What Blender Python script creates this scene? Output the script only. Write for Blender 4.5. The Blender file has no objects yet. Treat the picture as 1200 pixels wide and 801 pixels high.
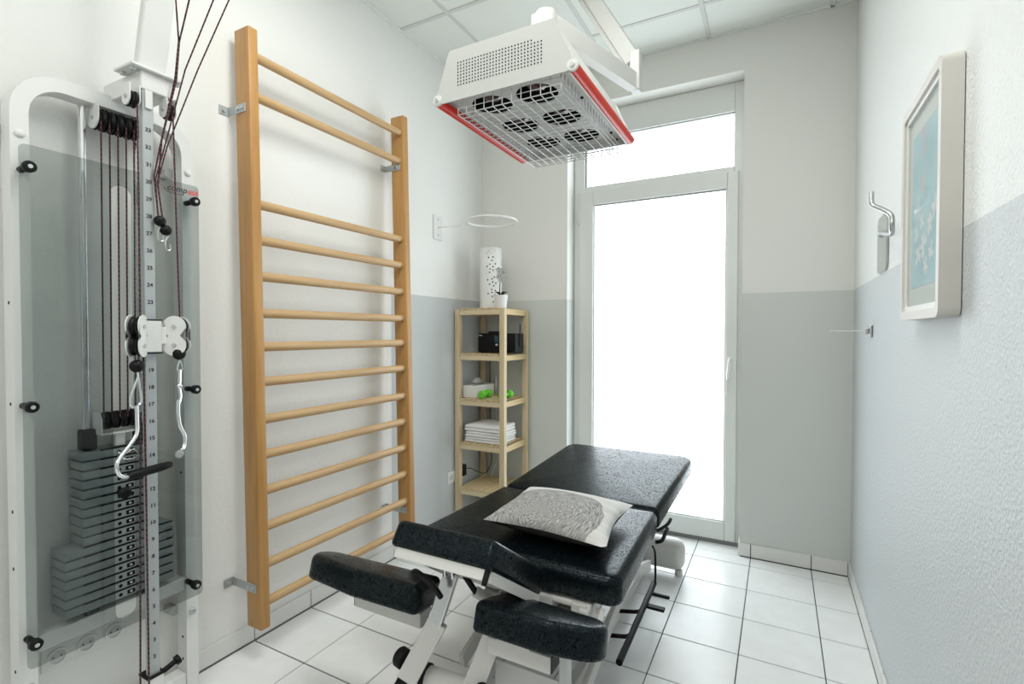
import bpy, bmesh, math, random
from mathutils import Vector, Matrix
random.seed(7)
S = bpy.context.scene
COL = S.collection
PI = math.pi
R = math.radians

# ---------------------------------------------------------------- camera
cam = bpy.data.cameras.new('camera')
cam.sensor_width = 36.0
cam.lens = 585.4 / 1200 * 36.0
cam.clip_start = 0.05
camo = bpy.data.objects.new('camera', cam)
COL.objects.link(camo)
yaw, pitch, roll = 0.4908, 0.0192, 0.0012
fw = Vector((-math.sin(yaw), math.cos(yaw), 0)); rt = Vector((math.cos(yaw), math.sin(yaw), 0)); up = Vector((0, 0, 1))
f2 = fw * math.cos(pitch) - up * math.sin(pitch); u2 = up * math.cos(pitch) + fw * math.sin(pitch)
r3 = rt * math.cos(roll) + u2 * math.sin(roll); u3 = u2 * math.cos(roll) - rt * math.sin(roll)
M = Matrix((r3, u3, -f2)).transposed().to_4x4()
M.translation = Vector((1.9472, 0, 1.3))
camo.matrix_world = M
S.camera = camo

# ---------------------------------------------------------------- world, lights, exposure
w = bpy.data.worlds.new('daylight'); S.world = w; w.use_nodes = True
w.node_tree.nodes['Background'].inputs[0].default_value = (0.80, 0.90, 1.0, 1)
w.node_tree.nodes['Background'].inputs[1].default_value = 1.2
S.view_settings.view_transform = 'Standard'
S.view_settings.look = 'None'
S.view_settings.gamma = 1
S.view_settings.use_curve_mapping = False
S.view_settings.exposure = 0.27

WINDOW = 3.8
ADDED_LAMP_Y = (1.12, -0.75)
ADDED_LAMP_W = 17.0
for ly in ADDED_LAMP_Y:  # area lights of the added, unseen ceiling lamps that brighten the room
    la = bpy.data.lights.new('added_fill_light', 'AREA'); la.shape = 'RECTANGLE'; la.size = 1.15; la.size_y = 0.52
    la.energy = ADDED_LAMP_W; la.color = (0.985, 1.0, 0.965)
    lo = bpy.data.objects.new('added_fill_light', la); lo.location = (1.25, ly, 2.985); COL.objects.link(lo)

# ---------------------------------------------------------------- materials
def mat(name, col, rough=0.5, metal=0.0, spec=0.5, coat=0.0):
    m = bpy.data.materials.new(name); m.use_nodes = True
    b = m.node_tree.nodes['Principled BSDF']
    b.inputs['Base Color'].default_value = (*col, 1)
    b.inputs['Roughness'].default_value = rough
    b.inputs['Metallic'].default_value = metal
    b.inputs['Specular IOR Level'].default_value = spec
    b.inputs['Coat Weight'].default_value = coat
    return m
def nd(m, t, **kw):
    n = m.node_tree.nodes.new(t)
    for k, v in kw.items():
        if isinstance(k, str) and hasattr(n, k): setattr(n, k, v)
        else: n.inputs[k.replace('_', ' ')].default_value = v
    return n
def ln(m, a, b): m.node_tree.links.new(a, b)
def bsdf(m): return m.node_tree.nodes['Principled BSDF']
def coords(m, scale=(1, 1, 1), kind='Object', rot=(0, 0, 0)):
    tc = nd(m, 'ShaderNodeTexCoord'); mp = nd(m, 'ShaderNodeMapping')
    mp.inputs['Scale'].default_value = scale; mp.inputs['Rotation'].default_value = rot
    ln(m, tc.outputs[kind], mp.inputs[0]); return mp.outputs[0]
def worldpos(m): return nd(m, 'ShaderNodeNewGeometry').outputs['Position']
def bump(m, height, strength, dist):
    b = nd(m, 'ShaderNodeBump'); b.inputs['Strength'].default_value = strength; b.inputs['Distance'].default_value = dist
    ln(m, height, b.inputs['Height']); ln(m, b.outputs[0], bsdf(m).inputs['Normal'])
def ramp(m, fac, stops):
    r = nd(m, 'ShaderNodeValToRGB'); e = r.color_ramp.elements
    while len(e) < len(stops): e.new(0.5)
    for i, (p, c) in enumerate(stops): e[i].position = p; e[i].color = (*c, 1)
    ln(m, fac, r.inputs[0]); return r.outputs[0]
def noise(m, vec, scale, detail=3, rough=0.5):
    n = nd(m, 'ShaderNodeTexNoise'); n.inputs['Scale'].default_value = scale; n.inputs['Detail'].default_value = detail
    n.inputs['Roughness'].default_value = rough; ln(m, vec, n.inputs['Vector']); return n.outputs['Fac']
def math_(m, op, a, b=None):
    n = nd(m, 'ShaderNodeMath'); n.operation = op
    for i, x in enumerate((a, b)):
        if x is None: continue
        if isinstance(x, (int, float)): n.inputs[i].default_value = x
        else: ln(m, x, n.inputs[i])
    return n.outputs[0]
def mix(m, fac, a, b):
    n = nd(m, 'ShaderNodeMix'); n.data_type = 'RGBA'
    if isinstance(fac, (int, float)): n.inputs[0].default_value = fac
    else: ln(m, fac, n.inputs[0])
    for i, x in ((6, a), (7, b)):
        if isinstance(x, tuple): n.inputs[i].default_value = (*x, 1)
        else: ln(m, x, n.inputs[i])
    return n.outputs[2]

PAINT_Z = 1.5265
WHITE = (0.70, 0.69, 0.66); GREY = (0.36, 0.365, 0.362)
def wall_mat(name, white, grey, y_from, rough, bs, bscale, spec=0.35):
    m = mat(name, white, rough, spec=spec)
    p = worldpos(m); sx = nd(m, 'ShaderNodeSeparateXYZ'); ln(m, p, sx.inputs[0])
    wob = math_(m, 'MULTIPLY', math_(m, 'SUBTRACT', noise(m, p, 40), 0.5), 0.004)
    lo = math_(m, 'LESS_THAN', math_(m, 'ADD', sx.outputs[2], wob), PAINT_Z)
    if y_from is not None:
        lo = math_(m, 'MULTIPLY', lo, math_(m, 'GREATER_THAN', sx.outputs[1], y_from))
    ln(m, mix(m, lo, white, grey), bsdf(m).inputs['Base Color'])
    h = noise(m, p, bscale, 4, 0.55)
    bump(m, h, bs, 0.004)
    return m
M_wall_l = wall_mat('paint_wall_left', (0.80, 0.80, 0.775), (0.54, 0.565, 0.565), 2.185, 0.55, 0.35, 55)
M_wall_b = wall_mat('paint_wall_back', (0.76, 0.755, 0.72), (0.61, 0.63, 0.60), None, 0.55, 0.12, 70)
M_wall_r = wall_mat('woodchip_wall_right', (0.78, 0.80, 0.785), (0.56, 0.59, 0.605), None, 0.36, 1.0, 120, 0.5)
M_plain = mat('plain_paint', (0.72, 0.715, 0.69), 0.6)
M_front = mat('grey_front_wall', (0.5, 0.505, 0.50), 0.6)
M_reveal = mat('reveal_paint', (0.74, 0.74, 0.72), 0.5)

M_tile = mat('floor_tile_glaze', (0.74, 0.74, 0.72), 0.28)
t = worldpos(M_tile)
ln(M_tile, ramp(M_tile, noise(M_tile, t, 9, 5, 0.62), [(0.3, (0.82, 0.83, 0.82)), (0.7, (0.88, 0.89, 0.88))]), bsdf(M_tile).inputs['Base Color'])
M_skirt = mat('skirting_tile_glaze', (0.74, 0.735, 0.71), 0.3)
M_grout = mat('dark_grout', (0.09, 0.09, 0.09), 0.9)
M_silicone = mat('grey_silicone', (0.25, 0.255, 0.26), 0.6)
M_cpanel = mat('ceiling_panel_board', (0.76, 0.79, 0.75), 0.9)
bump(M_cpanel, noise(M_cpanel, worldpos(M_cpanel), 160, 2), 0.25, 0.002)
M_cgrid = mat('ceiling_rail_paint', (0.62, 0.63, 0.61), 0.6)
M_pvc = mat('white_pvc', (0.70, 0.72, 0.69), 0.35)
M_gasket = mat('grey_gasket', (0.25, 0.26, 0.26), 0.6)
M_white = mat('white_powder_coat', (0.74, 0.74, 0.72), 0.32)
M_lampwhite = mat('lamp_housing_paint', (0.60, 0.60, 0.575), 0.4)
M_couchw = mat('couch_frame_paint', (0.62, 0.61, 0.58), 0.38)
M_chrome = mat('chrome', (0.80, 0.81, 0.82), 0.18, 1.0)
M_steel = mat('brushed_steel', (0.52, 0.53, 0.53), 0.34, 1.0)
M_galv = mat('galvanised_steel', (0.46, 0.485, 0.49), 0.5, 0.55)
M_black = mat('black_plastic', (0.005, 0.005, 0.0055), 0.45, spec=0.2)
M_bolt = mat('zinc_bolt', (0.55, 0.56, 0.56), 0.45, 0.6)
M_rubber = mat('black_rubber', (0.008, 0.008, 0.009), 0.65, spec=0.25)
M_red = mat('red_tube_plastic', (0.66, 0.025, 0.008), 0.35, spec=0.3)
M_dark = mat('dark_reflector', (0.03, 0.027, 0.026), 0.25, 0.4)
M_bulb = mat('dark_red_bulb_glass', (0.05, 0.012, 0.01), 0.08, coat=0.6)
M_tray = mat('pale_grey_sheet', (0.58, 0.58, 0.57), 0.42)

# frosted pane: daylight coming through it
M_pane = mat('frosted_glass_daylight', (0.85, 0.87, 0.88), 0.5)
b_ = bsdf(M_pane)
b_.inputs['Emission Color'].default_value = (0.88, 0.955, 1.0, 1); b_.inputs['Emission Strength'].default_value = WINDOW
b_.inputs['Base Color'].default_value = (0.1, 0.1, 0.1, 1)

def wood(name, c1, c2, axis, sc=6.0, rough=0.42):
    m = mat(name, c1, rough)
    s = [38, 38, 38]; s[axis] = 2.2
    v = coords(m, tuple(s))
    n = noise(m, v, 1.0 * sc / 6, 5, 0.6)
    ln(m, ramp(m, n, [(0.32, c2), (0.52, c1), (0.72, tuple(x * 1.12 for x in c1))]), bsdf(m).inputs['Base Color'])
    bump(m, n, 0.08, 0.002)
    return m
M_beech_v = wood('varnished_pine_upright', (0.47, 0.25, 0.08), (0.40, 0.195, 0.052), 2)
M_beech_h = wood('varnished_beech_bar', (0.52, 0.34, 0.165), (0.44, 0.26, 0.105), 1)
M_pine_v = wood('pale_pine_post', (0.62, 0.51, 0.33), (0.53, 0.42, 0.25), 2)
M_pine_x = wood('pale_pine_rail', (0.62, 0.51, 0.33), (0.53, 0.42, 0.25), 0)
M_pine_y = wood('pale_pine_slat', (0.60, 0.46, 0.26), (0.50, 0.37, 0.19), 1)

# leather with an embossed scribble pattern
M_leather = mat('petrol_black_leatherette', (0.018, 0.024, 0.028), 0.3, spec=0.5)
bsdf(M_leather).inputs['Specular Tint'].default_value = (0.80, 0.95, 1.0, 1)
v = coords(M_leather, (1, 1, 1))
vo = nd(M_leather, 'ShaderNodeTexNoise'); vo.inputs['Scale'].default_value = 62; vo.inputs['Detail'].default_value = 1.5; vo.inputs['Distortion'].default_value = 2.2
ln(M_leather, v, vo.inputs['Vector'])
r0 = ramp(M_leather, vo.outputs['Fac'], [(0.455, (0, 0, 0)), (0.48, (1, 1, 1)), (0.53, (1, 1, 1)), (0.555, (0, 0, 0))])
ln(M_leather, mix(M_leather, r0, (0.0035, 0.0070, 0.0090), (0.0015, 0.002, 0.0025)), bsdf(M_leather).inputs['Base Color'])
ln(M_leather, math_(M_leather, 'ADD', math_(M_leather, 'MULTIPLY', r0, -0.22), 0.28), bsdf(M_leather).inputs['Specular IOR Level'])
ln(M_leather, math_(M_leather, 'ADD', math_(M_leather, 'MULTIPLY', r0, 0.22), 0.25), bsdf(M_leather).inputs['Roughness'])
bump(M_leather, math_(M_leather, 'ADD', math_(M_leather, 'MULTIPLY', r0, -0.9), math_(M_leather, 'MULTIPLY', noise(M_leather, v, 300, 2), 0.35)), 0.10, 0.0012)

# smoked acrylic
M_smoke = bpy.data.materials.new('smoked_acrylic'); M_smoke.use_nodes = True
nt = M_smoke.node_tree; nt.nodes.remove(nt.nodes['Principled BSDF'])
tr = nt.nodes.new('ShaderNodeBsdfTransparent'); tr.inputs[0].default_value = (0.76, 0.78, 0.775, 1)
gl = nt.nodes.new('ShaderNodeBsdfGlossy'); gl.inputs['Roughness'].default_value = 0.03
lw = nt.nodes.new('ShaderNodeLayerWeight'); lw.inputs[0].default_value = 0.5
pw = nt.nodes.new('ShaderNodeMath'); pw.operation = 'POWER'; pw.inputs[1].default_value = 5; nt.links.new(lw.outputs['Facing'], pw.inputs[0])
fr = nt.nodes.new('ShaderNodeMath'); fr.operation = 'MULTIPLY_ADD'; fr.inputs[1].default_value = 0.55; fr.inputs[2].default_value = 0.03; nt.links.new(pw.outputs[0], fr.inputs[0])
mx = nt.nodes.new('ShaderNodeMixShader')
nt.links.new(fr.outputs[0], mx.inputs[0]); nt.links.new(tr.outputs[0], mx.inputs[1]); nt.links.new(gl.outputs[0], mx.inputs[2])
nt.links.new(mx.outputs[0], nt.nodes['Material Output'].inputs[0])
# clear picture glass
M_clear = bpy.data.materials.new('picture_glass'); M_clear.use_nodes = True
nt = M_clear.node_tree; nt.nodes.remove(nt.nodes['Principled BSDF'])
tr = nt.nodes.new('ShaderNodeBsdfTransparent'); tr.inputs[0].default_value = (0.97, 0.98, 0.98, 1)
gl = nt.nodes.new('ShaderNodeBsdfGlossy'); gl.inputs['Roughness'].default_value = 0.05
lw = nt.nodes.new('ShaderNodeLayerWeight'); lw.inputs[0].default_value = 0.5
pw = nt.nodes.new('ShaderNodeMath'); pw.operation = 'POWER'; pw.inputs[1].default_value = 5; nt.links.new(lw.outputs['Facing'], pw.inputs[0])
fr = nt.nodes.new('ShaderNodeMath'); fr.operation = 'MULTIPLY_ADD'; fr.inputs[1].default_value = 0.55; fr.inputs[2].default_value = 0.03; nt.links.new(pw.outputs[0], fr.inputs[0])
mx = nt.nodes.new('ShaderNodeMixShader')
nt.links.new(fr.outputs[0], mx.inputs[0]); nt.links.new(tr.outputs[0], mx.inputs[1]); nt.links.new(gl.outputs[0], mx.inputs[2])
nt.links.new(mx.outputs[0], nt.nodes['Material Output'].inputs[0])

# striped cord
M_cord = mat('red_black_cord', (0.3, 0.03, 0.05), 0.7)
p = worldpos(M_cord); sx = nd(M_cord, 'ShaderNodeSeparateXYZ'); ln(M_cord, p, sx.inputs[0])
k = math_(M_cord, 'ADD', sx.outputs[2], math_(M_cord, 'MULTIPLY', sx.outputs[1], 0.8))
k = math_(M_cord, 'GREATER_THAN', math_(M_cord, 'SINE', math_(M_cord, 'MULTIPLY', k, 420.0)), 0.25)
ln(M_cord, mix(M_cord, k, (0.012, 0.010, 0.011), (0.15, 0.03, 0.042)), bsdf(M_cord).inputs['Base Color'])

M_plate = mat('weight_plate_paint', (0.27, 0.305, 0.305), 0.5)
M_green = mat('lime_green_vinyl', (0.13, 0.52, 0.03), 0.4)
M_towel = mat('white_terry', (0.78, 0.78, 0.77), 0.9, spec=0.1)
bump(M_towel, noise(M_towel, worldpos(M_towel), 350, 2), 0.5, 0.003)
M_tissue = mat('tissue_paper', (0.70, 0.69, 0.67), 0.95, spec=0.1)
M_ceram = mat('white_ceramic', (0.74, 0.74, 0.72), 0.3)
M_leaf = mat('dark_leaf', (0.02, 0.03, 0.018), 0.4)
M_petal = mat('white_petal', (0.72, 0.72, 0.71), 0.6)
M_wire = mat('grille_wire', (0.62, 0.63, 0.62), 0.4, 0.35)
M_frame = mat('cream_picture_frame', (0.60, 0.575, 0.53), 0.4)
M_mount = mat('picture_mount_card', (0.72, 0.73, 0.71), 0.8)
M_screen = mat('blue_display', (0.02, 0.06, 0.09), 0.15)
M_txtblack = mat('black_print', (0.012, 0.012, 0.012), 0.6)
M_txtred = mat('red_print', (0.65, 0.05, 0.03), 0.6)
M_lumin = mat('added_lamp_diffuser', (0.9, 0.9, 0.88), 0.4)  # glowing cover of the added ceiling lamps
bsdf(M_lumin).inputs['Emission Color'].default_value = (1, 0.975, 0.94, 1); bsdf(M_lumin).inputs['Emission Strength'].default_value = 2.0

# ---------------------------------------------------------------- helpers
def wloc(o):
    v = Vector((0, 0, 0))
    while o is not None: v += Vector(o.location); o = o.parent
    return v
def link(name, me, m, parent=None, loc=None):
    o = bpy.data.objects.new(name, me); COL.objects.link(o)
    if parent is not None: o.parent = parent
    if m is not None:
        for q in (m if isinstance(m, (list, tuple)) else [m]): me.materials.append(q)
    return o
def obj(name, bm, m, parent=None, smooth=False, at=None):
    """bm holds world coordinates; the object origin goes to its bounding centre"""
    vs = [x.co for x in bm.verts]
    if at is None:
        lo = Vector((min(c.x for c in vs), min(c.y for c in vs), min(c.z for c in vs)))
        hi = Vector((max(c.x for c in vs), max(c.y for c in vs), max(c.z for c in vs)))
        at = (lo + hi) / 2
        if parent is None: at.z = lo.z
    at = Vector(at)
    bmesh.ops.translate(bm, verts=bm.verts, vec=-at)
    bmesh.ops.recalc_face_normals(bm, faces=bm.faces)
    if smooth is not False:
        ang = R(38) if smooth is True else R(smooth)
        for f in bm.faces: f.smooth = True
        for e in bm.edges:
            if len(e.link_faces) == 2 and e.calc_face_angle(0) > ang: e.smooth = False
    me = bpy.data.meshes.new(name); bm.to_mesh(me); bm.free()
    o = link(name, me, m, parent)
    o.location = at - (wloc(parent) if parent is not None else Vector((0, 0, 0)))
    return o
def thing(name, label, cat, loc, group=None):
    o = bpy.data.objects.new(name, None); COL.objects.link(o); o.empty_display_size = 0.05
    o.location = loc; o['label'] = label; o['category'] = cat
    if group: o['group'] = group
    return o
def tag(o, label, cat, group=None):
    o['label'] = label; o['category'] = cat
    if group: o['group'] = group
    return o
def struct(o): o['kind'] = 'structure'; return o
def BM(): return bmesh.new()
def box(bm, x0, x1, y0, y1, z0, z1, bev=0.0, seg=2, mx=None):
    t = bmesh.new()
    vs = [t.verts.new((x, y, z)) for x in (x0, x1) for y in (y0, y1) for z in (z0, z1)]
    for q in ((0, 1, 3, 2), (4, 6, 7, 5), (0, 4, 5, 1), (2, 3, 7, 6), (0, 2, 6, 4), (1, 5, 7, 3)): t.faces.new([vs[i] for i in q])
    if bev: bmesh.ops.bevel(t, geom=list(t.edges), offset=bev, segments=seg, profile=0.5, affect='EDGES', clamp_overlap=True)
    if mx is not None: t.transform(mx)
    join(bm, t); return bm
def join(bm, t):
    mp = {}
    for v in t.verts: mp[v] = bm.verts.new(v.co)
    for f in t.faces:
        try: bm.faces.new([mp[v] for v in f.verts])
        except ValueError: pass
    t.free()
def frame_of(d, hint=None):
    d = d.normalized(); a = Vector(hint) if hint is not None else (Vector((0, 0, 1)) if abs(d.z) < 0.9 else Vector((1, 0, 0)))
    x = d.cross(a).normalized(); return x, d.cross(x).normalized()
def cyl(bm, a, b, r, seg=14, r2=None, caps=True):
    a = Vector(a); b = Vector(b); x, y = frame_of(b - a); r2 = r if r2 is None else r2
    A = []; B = []
    for i in range(seg):
        t = 2 * PI * i / seg; d = x * math.cos(t) + y * math.sin(t)
        A.append(bm.verts.new(a + d * r)); B.append(bm.verts.new(b + d * r2))
    for i in range(seg): bm.faces.new((A[i], A[(i + 1) % seg], B[(i + 1) % seg], B[i]))
    if caps: bm.faces.new(A[::-1]); bm.faces.new(B)
    return bm
def tube(bm, pts, r, seg=8, closed=False, caps=True):
    P = [Vector(p) for p in pts]; n = len(P); rings = []
    x = None
    for i in range(n):
        if closed: d = (P[(i + 1) % n] - P[i - 1])
        else: d = P[min(i + 1, n - 1)] - P[max(i - 1, 0)]
        d.normalize()
        if x is None: x, _ = frame_of(d)
        x = (x - d * x.dot(d)).normalized(); y = d.cross(x)
        rings.append([bm.verts.new(P[i] + (x * math.cos(2 * PI * k / seg) + y * math.sin(2 * PI * k / seg)) * r) for k in range(seg)])
    for i in range(n if closed else n - 1):
        A = rings[i]; B = rings[(i + 1) % n]
        for k in range(seg): bm.faces.new((A[k], A[(k + 1) % seg], B[(k + 1) % seg], B[k]))
    if caps and not closed: bm.faces.new(rings[0][::-1]); bm.faces.new(rings[-1])
    return bm
def smooth_path(pts, n=6):
    P = [Vector(p) for p in pts]; out = []
    for i in range(len(P) - 1):
        p0 = P[max(i - 1, 0)]; p1 = P[i]; p2 = P[i + 1]; p3 = P[min(i + 2, len(P) - 1)]
        for k in range(n):
            t = k / n
            out.append(0.5 * ((2 * p1) + (-p0 + p2) * t + (2 * p0 - 5 * p1 + 4 * p2 - p3) * t * t + (-p0 + 3 * p1 - 3 * p2 + p3) * t ** 3))
    out.append(P[-1]); return out
def beam(bm, a, b, w, h, hint=(0, 0, 1), bev=0.004):
    """rectangular bar from a to b: w across, h along hint"""
    a = Vector(a); b = Vector(b); d = (b - a); L = d.length; d.normalize()
    hz = Vector(hint); hz = (hz - d * hz.dot(d)).normalized(); wx = d.cross(hz)
    mx = Matrix((d, wx, hz)).transposed().to_4x4(); mx.translation = a
    return box(bm, 0, L, -w / 2, w / 2, -h / 2, h / 2, bev, 2, mx)
def lathe(bm, prof, c, axis=(0, 0, 1), seg=24):
    ax = Vector(axis).normalized(); x, y = frame_of(ax); c = Vector(c); rings = []
    for r, z in prof:
        if r < 1e-6: rings.append([bm.verts.new(c + ax * z)])
        else: rings.append([bm.verts.new(c + ax * z + (x * math.cos(2 * PI * k / seg) + y * math.sin(2 * PI * k / seg)) * r) for k in range(seg)])
    for A, B in zip(rings, rings[1:]):
        if len(A) == 1 and len(B) == 1: continue
        for k in range(seg):
            k2 = (k + 1) % seg
            if len(A) == 1: bm.faces.new((A[0], B[k2], B[k]))
            elif len(B) == 1: bm.faces.new((A[k], A[k2], B[0]))
            else: bm.faces.new((A[k], A[k2], B[k2], B[k]))
    return bm
def sphere(bm, c, r, seg=12, sz=1.0):
    n = seg // 2
    return lathe(bm, [(r * math.sin(PI * i / n), -r * sz * math.cos(PI * i / n)) for i in range(n + 1)], c, (0, 0, 1), seg)
def inset_poly(P, d):
    n = len(P); out = []
    for i in range(n):
        a, b, c = Vector(P[i - 1]), Vector(P[i]), Vector(P[(i + 1) % n])
        e1 = (b - a).normalized(); e2 = (c - b).normalized()
        n1 = Vector((-e1.y, e1.x)); n2 = Vector((-e2.y, e2.x))
        out.append(b + (n1 + n2) * d / (1 + n1.dot(n2)))
    return out
def round_poly(P, r, n=5):
    out = []; N = len(P)
    for i in range(N):
        a, b, c = Vector(P[i - 1]), Vector(P[i]), Vector(P[(i + 1) % N])
        ri = r[i] if isinstance(r, (list, tuple)) else r
        d1 = (a - b).normalized(); d2 = (c - b).normalized(); ang = d1.angle(d2)
        tl = min(ri / math.tan(ang / 2), 0.49 * (a - b).length, 0.49 * (c - b).length); rr = tl * math.tan(ang / 2)
        cen = b + (d1 + d2).normalized() * (rr / math.sin(ang / 2)); s = b + d1 * tl - cen; e = b + d2 * tl - cen
        tot = s.angle_signed(e) if s.length > 1e-9 else 0
        for k in range(n + 1):
            t = k / n; q = Matrix.Rotation(-tot * t, 2) @ s
            out.append(cen + q)
    return out
def pad(bm, poly, h, rc, rt=0.025, rb=0.018, crown=0.006, mx=None, seg=5):
    """upholstered cushion: CCW plan polygon, rounded corners rc, top at z=0, bottom at -h"""
    def ring(d, z):
        P = inset_poly(poly, d)
        r2 = [max(x - d, 0.002) for x in rc] if isinstance(rc, (list, tuple)) else max(rc - d, 0.002)
        return [bm.verts.new((p.x, p.y, z)) for p in round_poly(P, r2, seg)]
    rings = []
    for k in range(5):
        a = PI / 2 * k / 4; rings.append(ring(rb * (1 - math.sin(a)), -h + rb * (1 - math.cos(a))))
    for k in range(7):
        a = PI / 2 * k / 6; rings.append(ring(rt * (1 - math.cos(a)), -rt + rt * math.sin(a)))
    last = rings[-1]; cen = sum((v.co for v in last), Vector()) / len(last)
    base = [v.co.copy() for v in last]
    for s in (0.9, 0.7, 0.4):
        rings.append([bm.verts.new(Vector((cen.x + (c.x - cen.x) * s, cen.y + (c.y - cen.y) * s, crown * (1 - s ** 2.5)))) for c in base])
    for A, B in zip(rings, rings[1:]):
        n = len(A)
        for k in range(n): bm.faces.new((A[k], A[(k + 1) % n], B[(k + 1) % n], B[k]))
    bm.faces.new(rings[0][::-1])
    cv = bm.verts.new((cen.x, cen.y, crown)); A = rings[-1]
    for k in range(len(A)): bm.faces.new((A[k], A[(k + 1) % len(A)], cv))
    if mx is not None: bm.transform(mx)
    return bm
def prism(bm, poly, z0, z1, mx=None):
    t = bmesh.new()
    A = [t.verts.new((p[0], p[1], z0)) for p in poly]; B = [t.verts.new((p[0], p[1], z1)) for p in poly]; n = len(A)
    for k in range(n): t.faces.new((A[k], A[(k + 1) % n], B[(k + 1) % n], B[k]))
    t.faces.new(A[::-1]); t.faces.new(B)
    if mx is not None: t.transform(mx)
    join(bm, t); return bm
def holed(bm, outer, holes, z0, z1, mx=None):
    t = bmesh.new(); loops = []
    for lp in [outer] + holes:
        vs = [t.verts.new((p[0], p[1], z0)) for p in lp]; loops.append(vs)
        for k in range(len(vs)): t.edges.new((vs[k], vs[(k + 1) % len(vs)]))
    bmesh.ops.triangle_fill(t, use_beauty=True, use_dissolve=False, edges=list(t.edges))
    fs = list(t.faces)
    ret = bmesh.ops.extrude_face_region(t, geom=fs)
    bmesh.ops.translate(t, verts=[g for g in ret['geom'] if isinstance(g, bmesh.types.BMVert)], vec=(0, 0, z1 - z0))
    if mx is not None: t.transform(mx)
    join(bm, t); return bm
def circle(cx, cy, r, n=24): return [(cx + r * math.cos(2 * PI * k / n), cy + r * math.sin(2 * PI * k / n)) for k in range(n)]
def text_bm(s, size, mx, shear=0.0, bold=0.0, depth=0.0004):
    c = bpy.data.curves.new('t', 'FONT'); c.body = s; c.size = size; c.shear = shear; c.offset = bold; c.extrude = depth; c.resolution_u = 3
    o = bpy.data.objects.new('t', c); COL.objects.link(o)
    dg = bpy.context.evaluated_depsgraph_get()
    me = bpy.data.meshes.new_from_object(o.evaluated_get(dg))
    bm = bmesh.new(); bm.from_mesh(me); bpy.data.objects.remove(o); bpy.data.curves.remove(c); bpy.data.meshes.remove(me)
    wid = max([v.co.x for v in bm.verts] or [0])
    bm.transform(mx); return bm, wid
def ustad(cx, cz, r, ztop, n=14): return [(cx + r * math.cos(PI + PI * k / n), cz + r * math.sin(PI + PI * k / n)) for k in range(n + 1)] + [(cx + r, ztop), (cx - r, ztop)]
FACE_X = Matrix(((0, 0, 1), (1, 0, 0), (0, 1, 0))).to_4x4()       # local x -> +Y, local y -> +Z, local z -> +X
def fx(x, y, z): m = FACE_X.copy(); m.translation = Vector((x, y, z)); return m

# ================================================================ ROOM
W, D, H = 2.294, 3.18, 3.035
Y0 = -1.75
RX0, RX1, RZ1, RD = 0.673, 1.757, 2.807, 0.125         # door opening and reveal depth
b = BM(); box(b, -0.2, W + 0.2, Y0 - .2, D + 0.4, -0.12, -0.004)
floor = struct(obj('floor', b, M_grout, at=(0, 0, 0)))
# floor tiles, each a piece of the floor
PX, PY, GX0, GY0, G = 0.3006, 0.2882, 1.8151 - 7 * 0.3006, 3.0563 - 17 * 0.2882, 0.0044
mesh_cache = {}
def tile_piece(name, x0, x1, y0, y1, z0, z1, m, parent, bev=0.0012):
    key = (name, round(x1 - x0, 4), round(y1 - y0, 4), round(z1 - z0, 4))
    if key not in mesh_cache:
        q = BM(); box(q, -(x1 - x0) / 2, (x1 - x0) / 2, -(y1 - y0) / 2, (y1 - y0) / 2, -(z1 - z0) / 2, (z1 - z0) / 2, bev, 1)
        me = bpy.data.meshes.new(name); q.to_mesh(me); q.free(); me.materials.append(m); mesh_cache[key] = me
    o = bpy.data.objects.new(name, mesh_cache[key]); COL.objects.link(o); o.parent = parent
    o.location = Vector(((x0 + x1) / 2, (y0 + y1) / 2, (z0 + z1) / 2)) - wloc(parent)
    return o
WG = 0.010
for i in range(9):
    for j in range(19):
        x0 = max(GX0 + i * PX + G / 2, WG); x1 = min(GX0 + (i + 1) * PX - G / 2, W - 0.0096)
        y0 = max(GY0 + j * PY + .003, Y0 + 0.01); y1 = GY0 + (j + 1) * PY - .003
        if x1 - x0 < 0.015 or y1 - y0 < 0.015: continue
        if y1 > D - 0.012:                      # last row: against the wall, and a strip in the door recess
            a0, a1 = max(x0, RX0), min(x1, RX1)
            if a1 - a0 > .02 and y0 < D: tile_piece('floor_tile', a0, a1, D - 0.011, D + RD - 0.006, -0.012, 0, M_tile, floor)
            y1 = D - 0.012
            if y1 - y0 < 0.02: continue
        tile_piece('floor_tile', x0, x1, y0, y1, -0.012, 0, M_tile, floor)
# silicone joint along the left wall
b = BM(); box(b, 0.006, 0.012, Y0, D, -0.006, -0.0005); obj('silicone_joint', b, M_silicone, floor)

b = BM(); box(b, -0.2, 0, Y0 - .2, D + .4, -0.12, H + .1); wall_l = struct(obj('wall_left', b, M_wall_l))
b = BM(); box(b, W, W + .2, Y0 - .2, D + .4, -0.12, H + .1); wall_r = struct(obj('wall_right', b, M_wall_r))
b = BM(); box(b, 0, W, Y0 - .2, Y0, -0.12, H + .1); struct(obj('wall_front', b, M_front))
b = BM()
box(b, 0, RX0, D, D + .4, -.12, H + .1); box(b, RX1, W, D, D + .4, -.12, H + .1); box(b, RX0, RX1, D, D + .4, RZ1, H + .1)
wall_b = struct(obj('wall_back', b, M_wall_b))

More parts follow.
